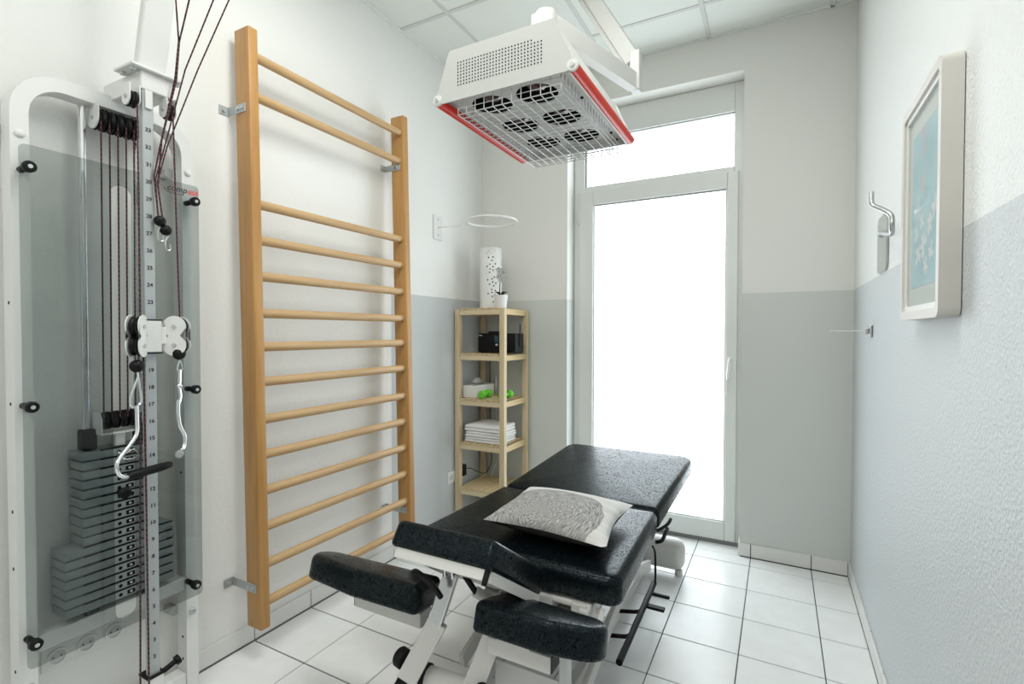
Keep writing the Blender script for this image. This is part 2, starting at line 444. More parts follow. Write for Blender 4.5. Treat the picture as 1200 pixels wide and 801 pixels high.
# skirting tiles
def skirting(name, wall): 
    o = bpy.data.objects.new(name, None); COL.objects.link(o); o['kind'] = 'structure'; return o
def skirt_body(name, x0, x1, y0, y1, z1=0.076):
    q = BM(); box(q, x0, x1, y0, y1, -0.004, z1); return struct(obj(name, q, M_grout, at=((x0 + x1) / 2, (y0 + y1) / 2, 0)))
SH = 0.078
sl = skirt_body('baseboard_left', 0, 0.004, Y0, D, SH - .002)
sr = skirt_body('baseboard_right', W - 0.004, W, Y0, D, SH - .002)
sb1 = skirt_body('baseboard_back', 0.012, RX0, D - 0.004, D, SH - .002)
sb2 = skirt_body('baseboard_back_right', RX1, W - 0.012, D - 0.004, D, SH - .002)
for j in range(19):
    y0 = max(GY0 + j * PY + G / 2, Y0); y1 = min(GY0 + (j + 1) * PY - G / 2, D)
    if y1 - y0 < 0.02: continue
    tile_piece('baseboard_tile', 0.0005, 0.009, y0, y1, 0.004, SH, M_skirt, sl)
    tile_piece('baseboard_tile', W - 0.009, W - 0.0005, y0, y1, 0.004, SH, M_skirt, sr)
for i in range(9):
    x0 = GX0 + i * PX + G / 2; x1 = GX0 + (i + 1) * PX - G / 2
    a0, a1 = max(x0, 0.012), min(x1, RX0)
    if a1 - a0 > 0.02: tile_piece('baseboard_tile', a0, a1, D - 0.009, D - 0.0005, 0.004, SH, M_skirt, sb1)
    a0, a1 = max(x0, RX1), min(x1, W - 0.012)
    if a1 - a0 > 0.02: tile_piece('baseboard_tile', a0, a1, D - 0.009, D - 0.0005, 0.004, SH, M_skirt, sb2)
tile_piece('baseboard_tile', RX1 - 0.0085, RX1 - 0.0003, D - 0.006, D + 0.10, 0.004, SH, M_skirt, sb2)
tile_piece('baseboard_tile', RX0 + 0.0003, RX0 + 0.0085, D - 0.006, D + 0.10, 0.004, SH, M_skirt, sb1)

# ceiling: board slab, lay-in panels, rails
b = BM(); box(b, -0.2, W + 0.2, Y0 - .2, D + 0.4, H + 0.012, H + 0.12); ceil = struct(obj('ceiling', b, M_cgrid, at=(0, 0, H)))
CX = [-0.275 + 0.614 * i for i in range(6)]; CY = [2.262 + 0.578 * i for i in range(-8, 3)]
for i in range(5):
    for j in range(10):
        x0, x1 = max(CX[i] + .010, 0.012), min(CX[i + 1] - .010, W - 0.012); y0, y1 = max(CY[j] + .010, Y0), min(CY[j + 1] - .010, D - 0.012)
        if x1 - x0 < .02 or y1 - y0 < .02: continue
        tile_piece('ceiling_panel', x0, x1, y0, y1, H + 0.003, H + 0.013, M_cpanel, ceil, 0.001)
for x in CX[1:5]: tile_piece('ceiling_rail', x - .012, x + .012, Y0, D, H - 0.002, H + 0.006, M_cgrid, ceil)
for y in CY[1:-1]:
    if Y0 < y < D: tile_piece('ceiling_rail', 0, W, y - .012, y + .012, H - 0.001, H + 0.005, M_cgrid, ceil)
tile_piece('ceiling_edge_trim', 0, 0.018, Y0, D, H - 0.002, H + 0.006, M_cpanel, ceil)
tile_piece('ceiling_edge_trim', W - 0.018, W, Y0, D, H - 0.002, H + 0.006, M_cpanel, ceil)
tile_piece('ceiling_edge_trim', 0.018, W - 0.018, D - 0.018, D, H - 0.002, H + 0.006, M_cpanel, ceil)

# flush ceiling lamps added for fill light, out of view in the ceiling grid
for k, ly in enumerate(ADDED_LAMP_Y):
    t = thing('added_ceiling_lamp', 'added flat white rectangular ceiling lamp out of view, ' + ('above the couch head' if k == 0 else 'nearer the front wall'), 'lamp', (1.25, ly, H - .04), 'added ceiling lamps')
    b = BM(); box(b, .65, 1.85, ly - .28, ly + .28, H - .032, H - .003, .004); obj('added_lamp_body', b, M_white, t)
    b = BM(); box(b, .68, 1.82, ly - .25, ly + .25, H - .042, H - .032, .003); obj('diffuser', b, M_lumin, t)

# ---------------------------------------------------------------- balcony door with transom
YF = D + RD                      # room-side plane of the frame
dr = thing('door_1', '', '', (1.2, YF, 0)); del dr['label']; del dr['category']; dr['kind'] = 'structure'
FX0, FX1 = RX0 + 0.002, RX1 - 0.002
def fbox(name, x0, x1, z0, z1, y0, y1, m, par, bev=0.004):
    q = BM(); box(q, x0, x1, y0, y1, z0, z1, bev); return obj(name, q, m, par)
# fixed frame: jambs, head panel, transom bar
fbox('frame_jamb', FX0, FX0 + .075, 0.02, RZ1 - .001, YF, YF + .07, M_pvc, dr)
fbox('frame_jamb', FX1 - .055, FX1, 0.02, RZ1 - .001, YF, YF + .07, M_pvc, dr)
fbox('head_panel', FX0 + .075, FX1 - .055, 2.633, RZ1 - .001, YF + .002, YF + .07, M_pvc, dr)
fbox('transom_bar', FX0 + .075, FX1 - .055, 2.245, 2.305, YF + .001, YF + .07, M_pvc, dr)
fbox('threshold', FX0, FX1, -0.003, 0.022, YF - .004, YF + .07, M_gasket, dr)
# transom pane with gasket
fbox('glazing_bead', FX0 + .075, FX0 + .085, 2.305, 2.633, YF + .012, YF + .03, M_gasket, dr, .001)
fbox('glazing_bead', FX1 - .058, FX1 - .0525, 2.305, 2.633, YF + .012, YF + .03, M_gasket, dr, .001)
fbox('glazing_bead', FX0 + .075, FX1 - .055, 2.627, 2.633, YF + .012, YF + .03, M_gasket, dr, .001)
fbox('transom_pane', FX0 + .08, FX1 - .055, 2.303, 2.634, YF + .03, YF + .036, M_pane, dr, 0)
# opening leaf
LX0, LX1, LZ0, LZ1 = FX0 + .045, FX1 - .030, 0.026, 2.272
GX_0, GX_1, GZ0, GZ1 = 0.818, 1.662, 0.138, 2.172
leaf = fbox('door_leaf', LX0, GX_0, LZ0, LZ1, YF - .018, YF + .045, M_pvc, dr, .006)
fbox('leaf_stile', GX_1, LX1, LZ0, LZ1, YF - .018, YF + .045, M_pvc, leaf, .006)
fbox('leaf_rail', GX_0, GX_1, LZ0, GZ0, YF - .0175, YF + .045, M_pvc, leaf, .004)
fbox('leaf_rail', GX_0, GX_1, GZ1, LZ1, YF - .0175, YF + .045, M_pvc, leaf, .004)
fbox('door_pane', GX_0, GX_1, GZ0, GZ1, YF + .006, YF + .014, M_pane, leaf, 0)
fbox('glazing_bead', GX_0, GX_0 + .009, GZ0, GZ1, YF - .008, YF + .006, M_pvc, leaf, .002)
fbox('glazing_bead', GX_1 - .009, GX_1, GZ0, GZ1, YF - .008, YF + .006, M_pvc, leaf, .002)
fbox('glazing_bead', GX_0 + .009, GX_1 - .009, GZ0, GZ0 + .009, YF - .008, YF + .006, M_pvc, leaf, .002)
fbox('glazing_bead', GX_0 + .009, GX_1 - .009, GZ1 - .009, GZ1, YF - .008, YF + .006, M_gasket, leaf, .002)
for z in (0.25, 2.1):
    b = BM(); cyl(b, (LX0 - .004, YF - .016, z - .045), (LX0 - .004, YF - .016, z + .045), .008, 10); obj('hinge', b, M_pvc, leaf, True)
b = BM(); box(b, 1.675, 1.700, YF - .026, YF - .018, 1.085, 1.155, .004); box(b, 1.679, 1.696, YF - .05, YF - .026, 1.128, 1.146, .004)
tube(b, smooth_path([(1.687, YF - .048, 1.138), (1.686, YF - .056, 1.12), (1.681, YF - .058, 1.06), (1.679, YF - .056, 1.018)], 4), .0085, 8)
obj('door_handle', b, M_white, leaf, True)
b = BM(); box(b, 1.648, 1.70, YF - .014, YF + .002, 2.262, 2.285, .004); obj('transom_catch', b, M_white, dr)
# ================================================================ WALL BARS
LAD = thing('wall_bars', 'tall varnished wooden wall bars with fourteen rungs bolted to the left wall', 'wall bars', (0.12, 1.70, 0.12))
def lx(z): return 0.085 - 0.045 * (z - 0.3) / 2.1          # distance of the upright's back edge from the wall
def upright(y0, y1, z0, z1):
    q = BM()
    prof = [(0, 0), (0.088, 0), (0.088, 1), (0, 1)]
    vs = []
    for z in (z0, z1):
        vs.append([(lx(z), y0, z), (lx(z) + .088, y0, z), (lx(z) + .088, y1, z), (lx(z), y1, z)])
    A = [q.verts.new(c) for c in vs[0]]; B = [q.verts.new(c) for c in vs[1]]
    for k in range(4): q.faces.new((A[k], A[(k + 1) % 4], B[(k + 1) % 4], B[k]))
    q.faces.new(A[::-1]); q.faces.new(B)
    bmesh.ops.bevel(q, geom=list(q.edges), offset=.006, segments=3, profile=.5, affect='EDGES')
    return q
obj('upright', upright(1.24, 1.282, 0.130, 2.488), M_beech_v, LAD, True)
obj('upright', upright(2.14, 2.182, 0.130, 2.485), M_beech_v, LAD, True)
RUNGS = [2.39, 2.236, 1.809, 1.666, 1.522, 1.375, 1.241, 1.101, 0.95, 0.809, 0.665, 0.52, 0.37, 0.22]
for i, z in enumerate(RUNGS):
    x = lx(z) + (0.055 if i else 0.062)
    q = BM(); n = 14
    for k in range(n):
        pass
    cyl(q, (x, 1.278, z), (x, 2.150, z), .0165, 16)
    bmesh.ops.scale(q, verts=q.verts, vec=(1.0, 1, 1.15), space=Matrix.Translation((-x, 0, -z)))
    obj('rung', q, M_beech_h, LAD, True)
def bracket(y, z, side):
    q = BM(); x0 = 0.001; xe = lx(z) + .065
    ys = y if side < 0 else y
    yo = y - .004 if side < 0 else y + .004
    box(q, x0, xe, min(y, yo), max(y, yo), z - .017, z + .017, .001, 1)
    box(q, x0, x0 + .004, y - .040, y - .004, z - .017, z + .017, .001, 1)
    br = obj('mounting_bracket', q, M_galv, LAD)
    for x in (lx(z) + .022, lx(z) + .048):
        c = BM(); cyl(c, (x, yo, z), (x, yo - .006, z), .008, 10); obj('bolt', c, M_bolt, br, True)
    c = BM(); cyl(c, (x0 + .004, y - .024, z), (x0 + .011, y - .024, z), .007, 10); obj('bolt', c, M_bolt, br, True)
bracket(1.24, 2.175, -1); bracket(1.24, 0.292, -1); bracket(2.14, 2.205, -1); bracket(2.14, 0.318, -1)

# ================================================================ CABLE PULLEY MACHINE
MC = thing('cable_pulley_machine', 'white cable pulley machine with smoked panel, steel column and weight stack', 'gym machine', (0.12, 0.81, 0.0))
MY0, MY1 = 0.562, 1.045; FXF = 0.10; FXB = 0.042; TW = 0.040
# inverted-U tube frame: outline in (Y, Z)
def arch(y0, y1, z0, z1, r, n=12):
    pts = [(y0, z0), (y0, z1 - r)]
    pts += [(y0 + r - r * math.cos(PI / 2 * k / n), z1 - r + r * math.sin(PI / 2 * k / n)) for k in range(1, n + 1)]
    pts += [(y1 - r + r * math.sin(PI / 2 * k / n), z1 - r + r * math.cos(PI / 2 * k / n)) for k in range(0, n + 1)]
    pts += [(y1, z0)]
    return pts
q = BM()
O = arch(MY0, MY1, 0.002, 2.035, 0.125); I = arch(MY0 + TW, MY1 - TW, 0.002, 2.035 - TW, 0.085)
rings = []
for X in (FXB, FXF):
    rings.append(([q.verts.new((X, p[0], p[1])) for p in O], [q.verts.new((X, p[0], p[1])) for p in I]))
n = len(O)
for k in range(n - 1):
    for (o, i_) in rings: q.faces.new((o[k], o[k + 1], i_[k + 1], i_[k]))
    q.faces.new((rings[0][0][k], rings[0][0][k + 1], rings[1][0][k + 1], rings[1][0][k]))
    q.faces.new((rings[0][1][k], rings[0][1][k + 1], rings[1][1][k + 1], rings[1][1][k]))
for k in (0, n - 1): q.faces.new((rings[0][0][k], rings[0][1][k], rings[1][1][k], rings[1][0][k]))
bmesh.ops.bevel(q, geom=[e for e in q.edges if len(e.link_faces) == 2 and e.calc_face_angle(0) > R(60)], offset=.004, segments=2, affect='EDGES')
FR = obj('tube_frame', q, M_white, MC, True)
for (y, z) in ((MY0 + .02, 1.845), (MY1 - .02, 1.86), (MY1 - .02, .30), (MY0 + .02, .30)):
    c = BM(); lathe(c, [(0, .008), (.006, .0075), (.011, .004), (.0125, 0)], (FXF, y, z), (1, 0, 0), 14); obj('cover_cap', c, M_white if z > 1 else M_steel, FR, True)
for (y, z) in ((MY0 - .012, 1.86), (MY1 - .05, 1.86), (MY1 - .05, .30)):
    c = BM(); cyl(c, (.002, y, z), (FXB + .003, y, z), .017, 14); obj('wall_fixing', c, M_steel, FR, True)
for y, zs in ((MY0, (1.38, 1.10, .80, .64, .35)), (MY1 - TW, (.21, .13, .80))):
    for z in zs:
        c = BM(); cyl(c, (.075, y + .001, z), (.075, y - .0008, z), .005, 8); obj('hole', c, M_black, FR)
for z0, z1 in ((0.385, 0.430), (0.045, 0.085)):
    c = BM(); box(c, FXB, FXF - .004, MY0 + TW, MY1 - TW, z0, z1, .003); obj('crossbar', c, M_white, MC)
# guide rods with buffers
for y in (0.737, 0.885):
    c = BM(); cyl(c, (.062, y, .43), (.062, y, 1.995), .0105, 14); gr = obj('guide_rod', c, M_chrome, MC, True)
    for z0, z1 in ((.937, 1.000), (.430, .475)):
        c = BM(); box(c, .045, .09, y - .018, y + .018, z0, z1, .004); obj('rubber_buffer', c, M_rubber, gr)
# weight stack: each plate its own piece
WY = 0.812
zp = 0.452
STACK = []
for k in range(17):
    hw = 0.150 if k < 7 else 0.104
    c = BM(); xf = .108
    poly = [(0.014, WY - hw), (xf, WY - hw), (xf, WY + hw), (0.014, WY + hw)]
    box(c, .014, xf, WY - hw, WY + hw, zp, zp + .0245, .003, 2)
    pl = obj('weight_plate', c, M_plate, MC, True); STACK.append(pl)
    c = BM(); box(c, xf - .0002, xf + .0012, WY + .008, WY + .030, zp + .006, zp + .0185); lb = obj('label', c, M_black, pl)
    c = BM(); box(c, xf + .0010, xf + .0015, WY + .0155, WY + .0225, zp + .0095, zp + .015); obj('label_mark', c, M_tray, pl)
    c = BM(); cyl(c, (xf - .0002, WY - .010, zp + .012), (xf + .001, WY - .010, zp + .012), .0055, 10); obj('pin_hole', c, M_black, pl)
    c = BM(); box(c, xf - .0002, xf + .0009, WY - hw + .045, WY + hw - .006, zp + .0243, zp + .0288); obj('gap_line', c, M_black, pl)
    zp += .0286
c = BM(); cyl(c, (.109, WY - .010, .795), (.135, WY - .010, .795), .008, 10); lathe(c, [(.008, 0), (.017, .004), (.018, .016), (.012, .022), (0, .023)], (.13, WY - .010, .795), (1, 0, 0), 12)
obj('selector_pin', c, M_black, MC, True)
c = BM(); tube(c, smooth_path([(.125, WY - .02, .925), (.13, WY - .005, .915), (.128, WY + .02, .925), (.125, WY + .036, .905), (.127, WY + .01, .895), (.125, WY - .02, .91)], 5), .0025, 6); obj('wire_clip', c, M_chrome, MC, True)
def wheel(c, cen, r, wdt, axis):
    h = wdt / 2
    lathe(c, [(0, -h), (r * .55, -h), (r * .62, -h * .75), (r, -h * .85), (r, -h * .6), (r * .84, 0), (r, h * .6), (r, h * .85), (r * .62, h * .75), (r * .55, h), (0, h)], cen, axis, 20)
# moving pulley block on top of the stack
PB = thing('pulley_block', '', '', (.085, WY - .01, 1.03)); PB.parent = MC; PB.location = Vector((.085, WY - .01, 1.03)) - MC.location; del PB['label']; del PB['category']
c = BM()
pp = [(.045, .985), (.125, .985), (.125, 1.03), (.112, 1.052), (.058, 1.052), (.045, 1.03)]
mX = Matrix(((1, 0, 0, 0), (0, 0, 1, 0), (0, 1, 0, 0), (0, 0, 0, 1)))
for y in (WY - .062, WY + .044): prism(c, pp, y, y + .003, mX)
box(c, .05, .12, WY - .060, WY + .045, .982, .986); box(c, .07, .10, WY - .015, WY + .012, .94, .982, .002)
obj('cheek_plate', c, M_white, PB, True)
for k in range(4):
    c = BM(); wheel(c, (.085, WY - .045 + k * .025, 1.022), .028, .022, (0, 1, 0)); obj('pulley_wheel', c, M_black, PB, True)
# fixed top pulley bank
TP = thing('top_pulleys', '', '', (.085, .80, 1.97)); TP.parent = MC; TP.location = Vector((.085, .80, 1.97)) - MC.location; del TP['label']; del TP['category']
for k in range(5):
    c = BM(); wheel(c, (.088, .770 + k * .0225, 1.955), .034, .021, (0, 1, 0)); obj('pulley_wheel', c, M_black, TP, True)
for y in (.754, .872):
    c = BM(); prism(c, ustad(.088, 1.957, .033, 1.998), y, y + .004, mX)
    ck = obj('cheek_plate', c, M_white, TP, True)
    c = BM(); cyl(c, (.088, y - .004, 1.957), (.088, y, 1.957), .006, 10); obj('bolt', c, M_bolt, ck, True)
# cords between the two pulley banks
for k in range(5):
    y0 = .763 + k * .0222; y1 = WY - .050 + k * .0215
    c = BM(); tube(c, [(.118, y0, 1.955), (.112, y1, 1.03)], .0025, 6); obj('cord', c, M_cord, MC, True)
# smoked panel with a slot, knobs
PXF = 0.145
outer = [tuple(p) for p in round_poly([(.566, .372), (1.036, .372), (1.036, 1.808), (.566, 1.808)], .014, 4)]
slot = [tuple(p) for p in round_poly([(.772, .402), (.830, .402), (.830, 1.752), (.772, 1.752)], .0288, 8)]
c = BM(); holed(c, outer, [slot], -.005, 0, fx(PXF, 0, 0)); PANEL = obj('smoked_panel', c, M_smoke, MC)
for y, z in ((.583, 1.746), (1.018, 1.752), (.580, 1.095), (1.014, 1.100), (.580, .442), (1.008, .415)):
    c = BM(); cyl(c, (FXF, y, z), (PXF - .005, y, z), .009, 10); lathe(c, [(.0145, 0), (.0155, .004), (.0155, .016), (.012, .019), (0, .019)], (PXF, y, z), (1, 0, 0), 16)
    kn = obj('panel_knob', c, M_black, MC, True)
    c = BM(); cyl(c, (PXF + .019, y, z), (PXF + .0205, y, z), .0055, 10); obj('screw', c, M_bolt, kn, True)
t1, w1 = text_bm('comp', .0285, Matrix.Identity(4), .28, .0002); t2, w2 = text_bm('ass', .0285, Matrix.Identity(4), .28, .0004)
t1.transform(fx(PXF + .0006, .932, 1.775)); t2.transform(fx(PXF + .0006, .932 + w1 + .001, 1.775))
obj('logo_lettering', t1, M_txtblack, PANEL); obj('logo_lettering', t2, M_txtred, PANEL)
c = BM(); tube(c, smooth_path([(PXF + .0006, .925, 1.782), (PXF + .0006, .930, 1.771), (PXF + .0006, .950, 1.7665), (PXF + .0006, .985, 1.767)], 5), .0009, 5); obj('logo_swoosh', c, M_txtblack, PANEL)
# head bracket and overhead arm
c = BM(); box(c, .05, .275, .798, .888, 2.022, 2.078, .004); box(c, .185, .290, .768, .912, 2.078, 2.086, .002); HB = obj('head_bracket', c, M_white, MC)
for x, y in ((.205, .783), (.265, .783), (.205, .900), (.270, .900)):
    c = BM(); cyl(c, (x, y, 2.070), (x, y, 2.0785), .0085, 8); obj('bolt', c, M_bolt, HB, True)
c = BM()
for a, z_ in (((.236, .840, 2.086), (.325, .862, 2.62)),): beam(c, a, z_, .082, .028, (1, 0, 0), .006)
beam(c, (.285, .858, 2.60), (.88, 1.02, 2.66), .07, .07, (0, 0, 1), .006)
obj('overhead_arm', c, M_white, MC)
c = BM(); wheel(c, (.72, .95, 2.60), .04, .02, (0.3, 1, 0)); wheel(c, (.80, .99, 2.60), .04, .02, (0.3, 1, 0)); obj('overhead_pulleys', c, M_black, MC, True)
# two swivel pulleys at the column head
for y in (.778, .878):
    c = BM()
    for dy in (-.014, .012):
        prism(c, ustad(.262, 1.985, .022, 2.023), y + dy, y + dy + .003, mX)
    hp = obj('swivel_pulley', c, M_white, MC, True)
    c = BM(); wheel(c, (.264, y, 1.983), .0245, .018, (0, 1, 0)); obj('pulley_wheel', c, M_black, hp, True)
    c = BM(); cyl(c, (.262, y - .018, 1.987), (.262, y - .014, 1.987), .006, 10); obj('bolt', c, M_bolt, hp, True)
# numbered steel column
CXF, CY0, CY1 = .270, .8035, .8335
c = BM(); box(c, CXF - .022, CXF, CY0, CY1, .16, 2.022, .0015, 1); CO = obj('column', c, M_galv, MC)
c = BM(); box(c, CXF - .002, CXF + .006, .809, .829, 1.968, 2.022, .002); obj('column_lug', c, M_white, CO)
for k in range(2, 34):
    if k in (20, 21, 22): continue
    tb, wd = text_bm(str(k), .0165, Matrix.Identity(4), 0, .0002)
    tb.transform(fx(CXF + .0006, .8175 - wd / 2, 1.9065 - (33 - k) * .05155 - .006)); obj('numeral', tb, M_txtblack, CO)
c = BM(); box(c, CXF - .045, CXF + .006, .797, .841, .0, .245, .002); FT = obj('column_foot', c, M_white, MC)
c = BM(); box(c, CXF - .047, CXF + .008, .795, .843, .245, .252, .001); obj('rim', c, M_black, FT)
c = BM(); cyl(c, (.255, .841, .235), (.255, .885, .248), .0085, 10); lathe(c, [(.008, 0), (.015, .003), (.015, .014), (0, .018)], (.255, .883, .247), (0, 1, .3), 12); obj('lock_pin', c, M_black, FT, True)
c = BM(); box(c, .05, CXF - .045, .799, .839, .045, .085, .003); obj('foot_bar', c, M_white, FT)
# carriage with two double pulleys
CA = thing('carriage', '', '', (CXF, .82, 1.28)); CA.parent = MC; CA.location = Vector((CXF, .82, 1.28)) - MC.location; del CA['label']; del CA['category']
c = BM(); box(c, CXF - .030, CXF + .010, .794, .845, 1.238, 1.335, .003); box(c, CXF - .02, CXF + .006, .77, .87, 1.262, 1.315, .003); obj('sleeve', c, M_white, CA)
c = BM(); box(c, CXF - .031, CXF + .011, .793, .846, 1.2345, 1.238); box(c, CXF - .031, CXF + .011, .793, .846, 1.335, 1.338); obj('bush', c, M_black, CA)
def eight(c, cen, axis, off, th, r=.0335, gap=.0285):
    ax = Vector(axis).normalized(); h = Vector((0, 0, 1)); sx_ = h.cross(ax).normalized()
    mx = Matrix((sx_, h, ax)).transposed().to_4x4(); mx.translation = Vector(cen) + ax * off
    pts = []
    a0 = math.acos(min(1, (gap - .006) / r))
    for k in range(21): 
        a = -PI / 2 + 2 * PI * 0 + (PI / 2 * 0); 
    N = 16; lim = math.asin(.016 / r)
    for k in range(N + 1):
        a = -PI / 2 + lim + (2 * PI - 2 * lim) * k / N; pts.append((r * math.cos(a), gap + r * math.sin(a)))
    for k in range(N + 1):
        a = PI / 2 + lim + (2 * PI - 2 * lim) * k / N; pts.append((r * math.cos(a), -gap + r * math.sin(a)))
    prism(c, pts, -th / 2, th / 2, mx)
for cen, az in (((CXF + .012, .776, 1.288), R(44)), ((CXF + .012, .886, 1.288), R(-52))):
    ax = Vector((math.cos(az), math.sin(az), 0))
    c = BM(); eight(c, cen, ax, .016, .003); eight(c, cen, ax, -.016, .003); pr = obj('double_pulley', c, M_white, CA, True)
    for dz in (.0285, -.0285):
        c = BM(); wheel(c, Vector(cen) + Vector((0, 0, dz)), .030, .022, ax); obj('pulley_wheel', c, M_black, pr, True)
        c = BM(); p0 = Vector(cen) + Vector((0, 0, dz)) + ax * .0175; cyl(c, p0, p0 + ax * .004, .0065, 10); obj('bolt', c, M_bolt, pr, True)
# cords at the column
def cord(pts, r=.0025, n=1):
    c = BM(); tube(c, smooth_path(pts, n) if n > 1 else pts, r, 6); return obj('cord', c, M_cord, MC, True)
cord([(.285, .783, 1.965), (.288, .782, 1.6), (.290, .781, 1.33)])
cord([(.287, .880, 1.965), (.290, .885, 1.6), (.292, .890, 1.34)])
cord([(.292, .777, 1.25), (.292, .772, 1.205)]); cord([(.292, .884, 1.25), (.292, .885, 1.235)])
cord([(.280, .793, 1.24), (.280, .796, .8), (.278, .798, .01)], .0027); cord([(.268, .790, 1.06), (.262, .787, .7), (.255, .783, .01)], .0027)
# cords to the overhead arm, with stop balls and snap hooks
cord([(.282, .838, 1.64), (.28, .828, 1.77), (.286, .842, 1.86), (.29, .885, 2.08), (.30, .892, 2.20), (.40, .83, 2.28), (.72, .92, 2.60)])
cord([(.284, .852, 1.612), (.285, .836, 1.74), (.29, .845, 1.88), (.295, .887, 2.08), (.30, .894, 2.20), (.42, .86, 2.28), (.72, .955, 2.62)])
cord([(.282, .836, 1.66), (.285, .829, 1.76), (.30, .848, 1.86), (.40, .855, 2.07), (.50, .880, 2.256), (.72, .93, 2.62)], .0022)
cord([(.284, .850, 1.63), (.287, .833, 1.75), (.31, .85, 1.86), (.41, .885, 2.08), (.50, .926, 2.282), (.80, .99, 2.64)], .0022)
for nm, p in (('stop_ball', (.285, .840, 1.637)), ('stop_ball', (.285, .856, 1.612)), ('stop_ball', (.292, .770, 1.200)), ('stop_ball', (.292, .887, 1.232))):
    c = BM(); sphere(c, p, .0165 if p[2] > 1.5 else .019, 14); obj(nm, c, M_black, MC, True)
for p in ((.285, .842, 1.59), (.285, .862, 1.565)):
    c = BM(); tube(c, smooth_path([(p[0], p[1], p[2] + .03), (p[0], p[1] - .008, p[2] + .012), (p[0], p[1] - .006, p[2] - .012), (p[0], p[1] + .006, p[2] - .012), (p[0], p[1] + .006, p[2] + .006)], 4), .0025, 6); obj('snap_hook', c, M_steel, MC, True)
# left handle: snap hook, bent rod, black grip
c = BM(); tube(c, smooth_path([(.30, .768, 1.165), (.30, .752, 1.12), (.30, .748, 1.095), (.30, .757, 1.082), (.30, .772, 1.088), (.30, .776, 1.105), (.30, .770, 1.165)], 5), .0035, 7, True); cyl(c, (.30, .769, 1.16), (.296, .770, 1.182), .003, 7)
SHK = obj('snap_hook', c, M_chrome, MC, True)
c = BM(); tube(c, smooth_path([(.305, .762, 1.085), (.31, .760, 1.045), (.315, .757, 1.01), (.32, .742, .985), (.325, .712, .950), (.33, .700, .932), (.33, .704, .905), (.33, .718, .893), (.33, .735, .892)], 6), .0052, 10)
H1 = obj('bent_handle', c, M_chrome, MC, True)
c = BM(); a = Vector((.33, .728, .892)); d = Vector((-.012, .118, .006)).normalized(); lathe(c, [(0, 0), (.010, 0), (.0115, .004), (.0125, .03), (.0125, .09), (.010, .115), (.006, .121), (0, .122)], a, d, 14); obj('grip', c, M_black, H1, True)
# right handle: shackle, link, bent rod seen end-on
c = BM(); tube(c, smooth_path([(.30, .885, 1.213), (.30, .878, 1.192), (.30, .877, 1.182), (.30, .891, 1.182), (.30, .891, 1.192), (.30, .885, 1.213)], 4), .0022, 6)
cyl(c, (.30, .884, 1.182), (.302, .881, 1.135), .0048, 8); sphere(c, (.302, .881, 1.132), .0095, 10); tube(c, smooth_path([(.303, .880, 1.128), (.305, .882, 1.10), (.306, .876, 1.075)], 4), .0045, 8)
obj('swivel_link', c, M_chrome, MC, True)
c = BM(); tube(c, smooth_path([(.308, .874, 1.09), (.31, .872, 1.05), (.312, .876, 1.01), (.315, .888, .975), (.318, .884, .945), (.33, .868, .933), (.35, .852, .928)], 6), .0062, 10)
H2 = obj('bent_handle', c, M_chrome, MC, True)
c = BM(); d = Vector((.8, -.5, -.02)).normalized(); lathe(c, [(0, 0), (.0105, 0), (.0125, .004), (.0125, .012), (.010, .016), (0, .016)], (.338, .860, .930), d, 14); obj('grip_end', c, M_steel, H2, True)

# wall sockets seen below the panel
OUT = thing('triple_wall_socket', 'triple white wall socket strip low on the left wall behind the pulley machine', 'socket', (0.006, .70, .31))
c = BM(); box(c, 0.0, .010, .640, .860, .272, .345, .003); obj('frame_plate', c, M_white, OUT)
for k in range(3):
    y = .676 + k * .074
    c = BM(); holed(c, circle(y, .308, .026, 20), [circle(y, .308, .020, 20)], 0, .004, fx(.010, 0, 0)); sk = obj('socket_ring', c, M_white, OUT, True)
    c = BM(); cyl(c, (.0100, y, .308), (.0106, y, .308), .020, 18); obj('socket_face', c, M_tray, sk)
    for dy in (-.0095, .0095):
        c = BM(); cyl(c, (.0106, y + dy, .308), (.0110, y + dy, .308), .0028, 8); obj('contact_hole', c, M_black, sk)
# ================================================================ INFRARED LAMP ON A SWING ARM
IL = thing('infrared_lamp', 'white infrared therapy lamp head with wire basket and red edge tubes over the couch', 'lamp', (1.23, 1.555, 1.96))
LX, LY, LZ = (1.0, 1.467), (1.265, 1.850), 2.0
TX, TZ = (1.055, 1.402), 2.152
b = BM()                                          # front plate with rounded lower corners, rear plate the same
plate = [(LX[0], LZ), (LX[1], LZ), (TX[1], TZ), (TX[0], TZ)]
plate = [tuple(p) for p in round_poly(plate, [.012, .012, .012, .012], 4)]
mY = Matrix(((1, 0, 0, 0), (0, 0, 1, 0), (0, 1, 0, 0), (0, 0, 0, 1)))
prism(b, plate, LY[0] - .004, LY[0], mY); obj('front_plate', b, M_lampwhite, IL)
FP = IL.children[0]
b = BM(); prism(b, plate, LY[1], LY[1] + .004, mY); obj('rear_plate', b, M_lampwhite, IL)
b = BM()                                          # sloped side walls and top
def quad_shell(bm, pts, th):
    a = [Vector(p) for p in pts]; n = (a[1] - a[0]).cross(a[2] - a[0]).normalized() * th
    A = [bm.verts.new(p) for p in a]; B = [bm.verts.new(p + n) for p in a]
    bm.faces.new(A); bm.faces.new(B[::-1])
    for k in range(4): bm.faces.new((A[k], B[k], B[(k + 1) % 4], A[(k + 1) % 4]))
quad_shell(b, [(TX[0] + .004, LY[0], TZ - .003), (TX[1] - .004, LY[0], TZ - .003), (TX[1] - .004, LY[1], TZ - .003), (TX[0] + .004, LY[1], TZ - .003)], -.003)
quad_shell(b, [(LX[0] + .014, LY[0], LZ + .02), (TX[0] + .004, LY[0], TZ - .004), (TX[0] + .004, LY[1], TZ - .004), (LX[0] + .014, LY[1], LZ + .02)], -.003)
